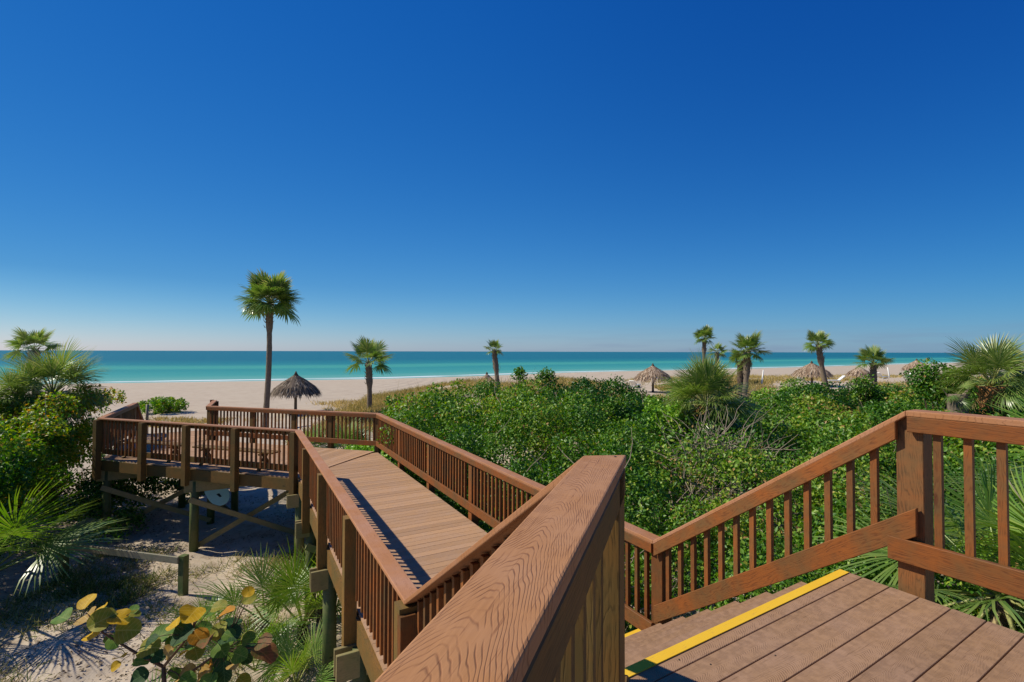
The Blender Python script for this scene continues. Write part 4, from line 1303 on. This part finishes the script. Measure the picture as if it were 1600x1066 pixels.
# keep the visible front only
vis = CL[:, 1] < 17
CL = CL[vis]
radL = rng.uniform(.34, .55, len(CL))
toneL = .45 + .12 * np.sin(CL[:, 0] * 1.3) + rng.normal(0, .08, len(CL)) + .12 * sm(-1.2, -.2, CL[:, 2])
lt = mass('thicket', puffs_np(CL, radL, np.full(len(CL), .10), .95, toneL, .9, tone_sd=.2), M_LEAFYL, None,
          'leafy sea grape thicket with yellowing tips left of the beach platform', 'thicket', 'stuff', loc=(-12, 12, -3.6))
twigs(lt, [tuple(CL[i] + np.array([0, 0, .3])) for i in rng.integers(0, len(CL), 110)], mat=M_TWIG)
print('left tris', len(lt.data.polygons))

q = rng.uniform([-12.6, 12.6], [-9.3, 16.6], (150, 2)); q = q[(q[:, 0] < -10.9 + .4 * np.sin(q[:, 1] * 2))]
Cu = np.stack([q[:, 0], q[:, 1], -3.45 + .35 * rng.random(len(q)) + .6 * sm(-10.5, -12.5, q[:, 0])], 1)
mass('undergrowth', puffs_np(Cu, rng.uniform(.2, .4, len(Cu)), np.full(len(Cu), .09), .7, np.full(len(Cu), .4), .9, tone_sd=.25), M_LEAF, None,
     'shaded leafy undergrowth spreading beneath the left end of the beach platform', 'undergrowth', 'stuff', loc=(-11, 14.5, -3.6))
# bright low vines beyond the platform railing
q = rng.uniform([-7.6, 15.6], [-2.6, 21.5], (260, 2))
q = q[(q[:, 1] > 15.3 + (-4.0 - q[:, 0]) * .33 + .5)]
Cv = np.stack([q[:, 0], q[:, 1], -3.1 + .55 * sm(-7, -4, q[:, 0]) + .25 * np.sin(q[:, 0] * 2 + q[:, 1]) + rng.normal(0, .1, len(q))], 1)
vn = mass('ground_vines', puffs_np(Cv, rng.uniform(.3, .5, len(Cv)), np.full(len(Cv), .13), .8, None, .7), M_LEAFBR, None,
     'bright green low vines on the sand just beyond the platform railing', 'vines', 'stuff', loc=(-4.5, 18, -3.6))

# individual shrubs that stand out
def shrub(u, v, wpx, hpx, d, label, mat=M_LEAF, leaf=.1, tone=.45, n=14, cover=.8, name='shrub', group=None, tall=False, base_v=None, cat='shrub'):
    c = pix(u, v, d)
    w = wpx / F * d / 2; h = hpx / F * d / 2
    g = ground_at(c.x, c.y)
    t = thing(name, (c.x, c.y, g), label, cat, group)
    Cs = []; Rs = []
    for k in range(n):
        a = random.uniform(0, 2 * math.pi); q = math.sqrt(random.random()) * .75
        zz_ = random.uniform(-.8, .75)
        sh_ = math.sqrt(max(.1, 1 - zz_ * zz_)) if not tall else (1 - .45 * (zz_ + 1) / 2)
        Cs.append((c.x + math.cos(a) * q * w * sh_, c.y + math.sin(a) * q * w * sh_, c.z + zz_ * h)); Rs.append(min(w, h) * random.uniform(.3, .48) if not tall else w * random.uniform(.3, .5))
    Cs = np.array(Cs); Rs = np.array(Rs)
    mass('foliage', puffs_np(Cs, Rs, np.full(n, leaf), cover, np.full(n, tone) + rng.normal(0, .08, n), 1.0, up_bias=-.7), mat, t, kind='stuff')
    V = []; Fc = []
    for k in range(7):
        q = Vector(Cs[k % n]); b = Vector((c.x + random.uniform(-.1, .1), c.y + random.uniform(-.1, .1), g - .05))
        m1 = b.lerp(q, .5) + Vector((random.uniform(-.1, .1), random.uniform(-.1, .1), .1))
        vv, ff = tube_data([b, m1, q], [.035, .022, .008], 5, 0, len(V)); V += vv; Fc += ff
    inv = W(t).inverted()
    pydata('stem', [inv @ Vector(x) for x in V], Fc, M_STEM, t)

shrub(812, 596, 30, 50, 22, 'tall sprig-topped shrub above the thicket just right of the small thin palm', leaf=.12, n=12, tall=True, mat=M_LEAFYL, tone=.35)
shrub(856, 599, 40, 42, 21.5, 'dark rounded shrub topping the thicket, second right of the small thin palm', leaf=.12, n=12)
shrub(717, 608, 40, 42, 22, 'thin greyish shrub among the dune grass left of the small thin palm', leaf=.12, n=10, cover=.4, mat=M_LEAFYL)
shrub(615, 636, 36, 46, 17, 'bright upright shrub beside the platform corner, first of the thicket', leaf=.11, tone=.6, n=14, tall=True, mat=M_LEAF)
shrub(1035, 652, 70, 50, 14.5, 'vivid light green shrub left below the palmetto clump', M_LEAFBR, .11, .5, 18)
shrub(1215, 622, 90, 34, 22, 'low yellow-green shrub right of the ragged palm', M_LEAFBR, .13, .45, 20)
shrub(1350, 610, 52, 50, 22, 'dark shrub wrapped round the foot of the low upright palm', leaf=.12, n=14)
shrub(1465, 598, 66, 74, 16, 'tall dark shrub left of the half-dry palm on the right', leaf=.11, tone=.35, n=20)
shrub(1240, 602, 22, 18, 30, 'small sprigged shrub in front of the thatched umbrella behind the leaning palm', leaf=.13, n=7)
shrub(1420, 588, 30, 14, 40, 'low dark shrub on the sand before the small far umbrella', leaf=.18, n=8, tone=.25)
shrub(255, 634, 92, 22, 41, 'low rounded green shrub mound alone on the open sand at the left', M_LEAFYL, .17, .42, 90, 1.1)
shrub(955, 640, 46, 40, 17, 'rounded dark shrub above the centre of the thicket', leaf=.11, tone=.35, n=14)
shrub(1598, 646, 50, 30, 15.5, 'olive shrub at the right edge behind the railing', M_LEAFYL, .10, .4, 18)

# ------------------------------------------------------------ grasses and litter
def grass(name, X, Y, hgt, wid, tone_m, mat, label, per=10, spread=.12, tone_sd=.2, lean=.5, cat='grass', loc=(0, 0, 0), droop=.35):
    n0 = len(X)
    X = np.repeat(X, per) + rng.normal(0, spread, n0 * per); Y = np.repeat(Y, per) + rng.normal(0, spread, n0 * per)
    clear = np.zeros(len(X), bool)
    for cx, cy, cr in ((14.5, 49.0, 2.6), (32.1, 52, 3.0), (60.9, 72, 4), (-18.2, 40.5, 2.2), (13.5, 56, 3), (36, 54, 3.5), (53, 66, 4), (30, 50, 3)):
        clear |= ((X - cx) ** 2 + ((Y - cy) * .55) ** 2) < cr ** 2
    X = X[~clear]; Y = Y[~clear]
    n = len(X)
    P = np.stack([X, Y, gz(X, Y) - .03], 1)
    D = np.stack([rng.normal(0, lean, n), rng.normal(0, lean, n), np.ones(n)], 1)
    H = hgt * rng.uniform(.5, 1.25, n)
    tone = np.clip(rng.normal(tone_m, tone_sd, n), 0, 1)
    Nn = norm(rng.normal(0, 1, (n, 3)) * np.array([1, 1, .3]))
    return mass(name, blades_np(P, D, Nn, H, wid, tone, droop), mat, None, label, cat, 'stuff', loc=loc)

def patchy(n, lo, hi, f=.25, thr=.1, fn=None):
    p = rng.uniform(lo, hi, (n, 2))
    m = np.sin(p[:, 0] * f + 2 * np.sin(p[:, 1] * f * .7)) * np.cos(p[:, 1] * f * 1.3 + 1) + rng.normal(0, .3, n)
    k = m > thr
    if fn is not None: k &= fn(p[:, 0], p[:, 1])
    return p[k, 0], p[k, 1]

X, Y = patchy(16000, [-17, 26], [30, 62], .35, -.12, lambda x, y: (x > -17 + (60 - y) * .15) & ((x < 3) | (y > 20 + x * .35)))
grass('dune_grass', X, Y, .62, .035, .42, M_GRASS, 'tawny dune grass covering the low dunes behind the thicket', 7, .25, tone_sd=.3, loc=(5, 45, -3))
X, Y = patchy(6500, [18, 44], [75, 84], .22, 0.05)
grass('dune_grass', X, Y, .6, .05, .5, M_GRASS, 'golden dune grass round the thatched umbrellas on the right', 7, .3, loc=(45, 62, -3))
X, Y = patchy(900, [-20, 36], [-8, 50], .4, .1)
grass('dune_grass', X, Y, .5, .04, .7, M_GRASS, 'thin tawny grass on the sand behind the dark thatched umbrella', 7, .3, loc=(-14, 43, -3.7))
X, Y = patchy(420, [-28.5, 33], [-21, 37.5], .5, -.4)
grass('dune_grass', X, Y, .3, .04, .5, M_GRASS, 'dry grass fringe round the green shrub mound at the left', 7, .25, loc=(-25, 35, -3.7))
# sea oats stalks above the dunes
X, Y = patchy(200, [-8, 28], [1, 38], .3, -.3)
grass('sea_oats', X, Y, 2.2, .025, .3, M_GRASS, 'sparse tall sea oat stalks standing above the dune grass', 1, .1, lean=.12, loc=(0, 36, -3), droop=.5)
# near sand: dry tufts and green tufts
X, Y = patchy(1000, [-10.2, 6.2], [-4.4, 12.4], 1.1, .12)
grass('dry_grass', X, Y, .28, .013, .72, M_GGRASS, 'wispy dry grass tufts on the sand round the barrier rail', 24, .13, lean=.9, loc=(-7, 9, -3.6))
X, Y = patchy(330, [-6.6, 5.4], [-3.0, 7.2], 1.2, -.1)
grass('green_grass', X, Y, .42, .013, .45, M_GGRASS, 'green grass tufts at the bottom edge below the sapling', 24, .10, lean=.6, loc=(-5, 6.5, -3.6))
X, Y = patchy(200, [-10, 9.0], [-7.8, 10.8], 1.0, .1)
grass('green_grass', X, Y, .35, .012, .2, M_GGRASS, 'green weeds on the sand beside the left thicket', 16, .12, lean=.7, loc=(-9, 9.6, -3.6))
# leaf litter
n = 30000
P = rng.uniform([-12.5, 4.5], [-1.0, 17], (n, 2))
m_ = np.sin(P[:, 0] * 1.2 + np.sin(P[:, 1] * 1.7)) * np.cos(P[:, 1] * 1.1) + rng.normal(0, .45, n) > .05
P = P[m_]; n = len(P)
P3 = np.stack([P[:, 0], P[:, 1], gz(P[:, 0], P[:, 1]) + rng.uniform(.005, .03, n)], 1)
mass('leaf_litter', leaves_np(P3, rng.normal(0, 1, (n, 3)) * np.array([1, 1, .25]), norm(rng.normal(0, .35, (n, 3)) + np.array([0, 0, 1])), rng.uniform(.03, .10, n), rng.uniform(.006, .04, n), np.clip(rng.normal(.62, .25, n), 0, 1)),
     M_LITTER, None, 'dead leaves and twigs strewn over the sand below the walkway', 'leaf litter', 'stuff', loc=(-6, 10, -3.6))

# ------------------------------------------------------------ sea grape sapling with big round leaves
def round_leaf_mesh(col_mat):
    V = [(0, 0, 0)]; Fc = []
    n = 16
    for k in range(n):
        a = 2 * math.pi * k / n + math.pi / n
        rr_ = .5 * (1 + .06 * math.sin(3 * a))
        x = math.cos(a) * rr_ + .48; y = math.sin(a) * rr_ * 1.05
        V.append((x, y, .30 * abs(y) - .28 * x * x + .035 * math.sin(5 * a)))
    V.append((.48, 0, -.06))
    c = n + 1
    for k in range(1, n + 1): Fc.append((c, k, k % n + 1))
    V[0] = (-.06, 0, -.01)
    me = bpy.data.meshes.new('leaf'); me.from_pydata(V[1:], [], [(a - 1, b - 1, d - 1) for a, b, d in Fc])
    me.materials.append(col_mat)
    me.polygons.foreach_set('use_smooth', [True] * len(me.polygons))
    return me

def big_leaf_mat(name, c1, c2, vein):
    m, nt, b = new_mat(name)
    L = nt.links
    t = N(nt, 'ShaderNodeTexCoord'); sp = N(nt, 'ShaderNodeSeparateXYZ'); L.new(t.outputs['Object'], sp.inputs[0])
    n1 = N(nt, 'ShaderNodeTexNoise', Scale=3.0, Detail=5.0); L.new(t.outputs['Object'], n1.inputs['Vector'])
    mr = N(nt, 'ShaderNodeMapRange'); mr.inputs['From Min'].default_value = .4; mr.inputs['From Max'].default_value = .62
    L.new(n1.outputs['Fac'], mr.inputs['Value'])
    c = mixrgb(nt, mr.outputs[0], c1, c2)
    ay = mth(nt, 'ABSOLUTE', sp.outputs[1])
    fr = mth(nt, 'ABSOLUTE', mth(nt, 'SUBTRACT', mth(nt, 'FRACT', mth(nt, 'MULTIPLY', mth(nt, 'SUBTRACT', sp.outputs[0], mth(nt, 'MULTIPLY', ay, .8)), 6.0)), .5))
    v1 = mth(nt, 'LESS_THAN', fr, .05); v2 = mth(nt, 'LESS_THAN', ay, .018)
    c = mixrgb(nt, mth(nt, 'MULTIPLY', mth(nt, 'MAXIMUM', v1, v2), .7), c, vein)
    L.new(c, b.inputs['Base Color']); b.inputs['Roughness'].default_value = .6; b.inputs['Specular IOR Level'].default_value = .2
    tr = N(nt, 'ShaderNodeBsdfTranslucent'); L.new(c, tr.inputs['Color'])
    mx = N(nt, 'ShaderNodeMixShader'); mx.inputs[0].default_value = .35
    L.new(b.outputs[0], mx.inputs[1]); L.new(tr.outputs[0], mx.inputs[2]); L.new(mx.outputs[0], nt.nodes['Material Output'].inputs['Surface'])
    return m
BL = {
 'y': round_leaf_mesh(big_leaf_mat('yellow_round_leaf', (.60, .36, .008), (.50, .30, .01), (.7, .5, .08))),
 'o': round_leaf_mesh(big_leaf_mat('orange_round_leaf', (.55, .22, .012), (.36, .18, .015), (.6, .35, .06))),
 'g': round_leaf_mesh(big_leaf_mat('green_round_leaf', (.07, .17, .02), (.13, .22, .03), (.25, .32, .08))),
 'l': round_leaf_mesh(big_leaf_mat('olive_round_leaf', (.20, .23, .02), (.30, .26, .03), (.42, .38, .1))),
 'd': round_leaf_mesh(big_leaf_mat('dark_round_leaf', (.018, .06, .015), (.03, .08, .02), (.1, .18, .06))),
 't': round_leaf_mesh(big_leaf_mat('tan_round_leaf', (.45, .30, .10), (.42, .25, .05), (.55, .42, .2))),
 'r': round_leaf_mesh(big_leaf_mat('rusty_round_leaf', (.20, .08, .03), (.10, .09, .02), (.3, .15, .05))),
}
names_bl = {'y': 'yellow', 'o': 'orange', 'g': 'green', 'l': 'olive', 'd': 'dark green', 't': 'tan', 'r': 'rusty brown and green'}
sap = thing('sea_grape_sapling', (-2.35, 4.3, -3.6), 'sapling with large round yellow and green leaves on brown stems at the bottom left', 'sapling')
LV = [(115, 260, 'g', 1), (290, 150, 'y', .9), (275, 260, 't', 1.1), (375, 215, 'y', .9), (325, 375, 'y', 1), (390, 280, 'l', 1.2), (515, 265, 'y', 1.1), (565, 350, 'l', 1.2),
      (470, 430, 'g', .8), (715, 465, 'l', 1.1), (800, 380, 'g', 1.2), (900, 285, 'y', 1.1), (1010, 235, 'y', 1.2), (935, 375, 'd', 1.2), (990, 310, 't', 1), (1110, 230, 'g', 1),
      (1190, 190, 'l', .8), (1240, 230, 'o', .9), (1395, 90, 'y', .6), (1400, 135, 'l', .7), (1060, 400, 'o', 1), (1110, 420, 'r', .9), (520, 530, 'y', .7), (490, 595, 'y', .5), (665, 560, 'g', .8),
      (785, 530, 'd', .7), (720, 530, 'o', .45), (850, 500, 't', .7), (960, 500, 'y', .6), (1040, 500, 'l', .9), (1145, 570, 'o', .6), (1270, 380, 'd', 1.1), (1285, 300, 'd', 1.0), (1400, 480, 'd', 1.1),
      (1510, 500, 'r', 1.4), (1500, 430, 'r', .9), (970, 650, 't', 1.1), (1090, 650, 't', .9), (1300, 580, 't', .7), (1200, 560, 'd', .9), (980, 695, 'g', .9), (1150, 690, 'l', .9), (1230, 640, 'd', 1.0), (1210, 480, 'g', .9), (900, 420, 'g', .9), (1340, 520, 'g', .8)]
r9 = random.Random(5)
for _ in range(20):
    LV.append((r9.uniform(650, 1420), r9.uniform(330, 720), r9.choice('ggldglgg'), r9.uniform(.6, 1.0)))
for _ in range(8):
    LV.append((r9.uniform(230, 620), r9.uniform(200, 450), r9.choice('lgy'), r9.uniform(.5, .8)))
hubs = [pix(80 + 400 / 4.444, 900 + 370 / 4.444, 4.25), pix(80 + 820 / 4.444, 900 + 600 / 4.444, 4.3), pix(80 + 1000 / 4.444, 900 + 380 / 4.444, 4.3), pix(80 + 1230 / 4.444, 900 + 480 / 4.444, 4.3), pix(80 + 620 / 4.444, 900 + 500 / 4.444, 4.3)]
root = Vector((-2.35, 4.3, -3.65)); fork = pix(80 + 830 / 4.444, 900 + 760 / 4.444, 4.3)
tube('stem', [root, root.lerp(fork, .5) + Vector((.05, 0, 0)), fork, hubs[1]], [.03, .026, .02, .016], M_STEM, sap, 8)
tube('stem', [hubs[1], hubs[4], hubs[0], pix(80 + 300 / 4.444, 900 + 250 / 4.444, 4.2)], [.014, .011, .008, .005], M_STEM, sap, 6)
tube('stem', [hubs[1], hubs[2], pix(80 + 1080 / 4.444, 900 + 200 / 4.444, 4.35)], [.013, .009, .005], M_STEM, sap, 6)
tube('stem', [fork, hubs[3], pix(80 + 1400 / 4.444, 900 + 120 / 4.444, 4.5)], [.014, .009, .004], M_STEM, sap, 6)
tube('stem', [hubs[3], pix(80 + 1480 / 4.444, 900 + 470 / 4.444, 4.25)], [.008, .004], M_STEM, sap, 6)
for (cx, cy, k, s_) in LV:
    p = pix(80 + cx / 4.444, 900 + cy / 4.444, 4.25 + random.uniform(-.12, .2))
    hb = min(hubs, key=lambda h: (h - p).length)
    d = (p - hb); d = d.normalized() if d.length > .01 else Vector((1, 0, 0))
    nrm_ = (Vector((random.uniform(-.6, .3), random.uniform(-1.0, .1), random.uniform(.5, 1.1)))).normalized()
    X_ = (d - nrm_ * d.dot(nrm_)).normalized(); Y_ = nrm_.cross(X_)
    Mx = Matrix((X_, Y_, nrm_)).transposed().to_4x4()
    size = .160 * s_
    Mx.translation = p - X_ * size * .5
    o = bpy.data.objects.new('leaf', BL[k]); place(o, Mx @ Matrix.Scale(size, 4), sap)
    o['label'] = names_bl[k] + ' round leaf'
    st = Mx.translation
    if (hb - st).length > .03:
        tube('leaf_stalk', [hb.lerp(st, .35), hb.lerp(st, .7) + Vector((0, 0, .01)), st], [.004, .003, .003], M_STEM, sap, 4)

print('objects', len(bpy.data.objects), 'tris', sum(len(m.polygons) for m in bpy.data.meshes))
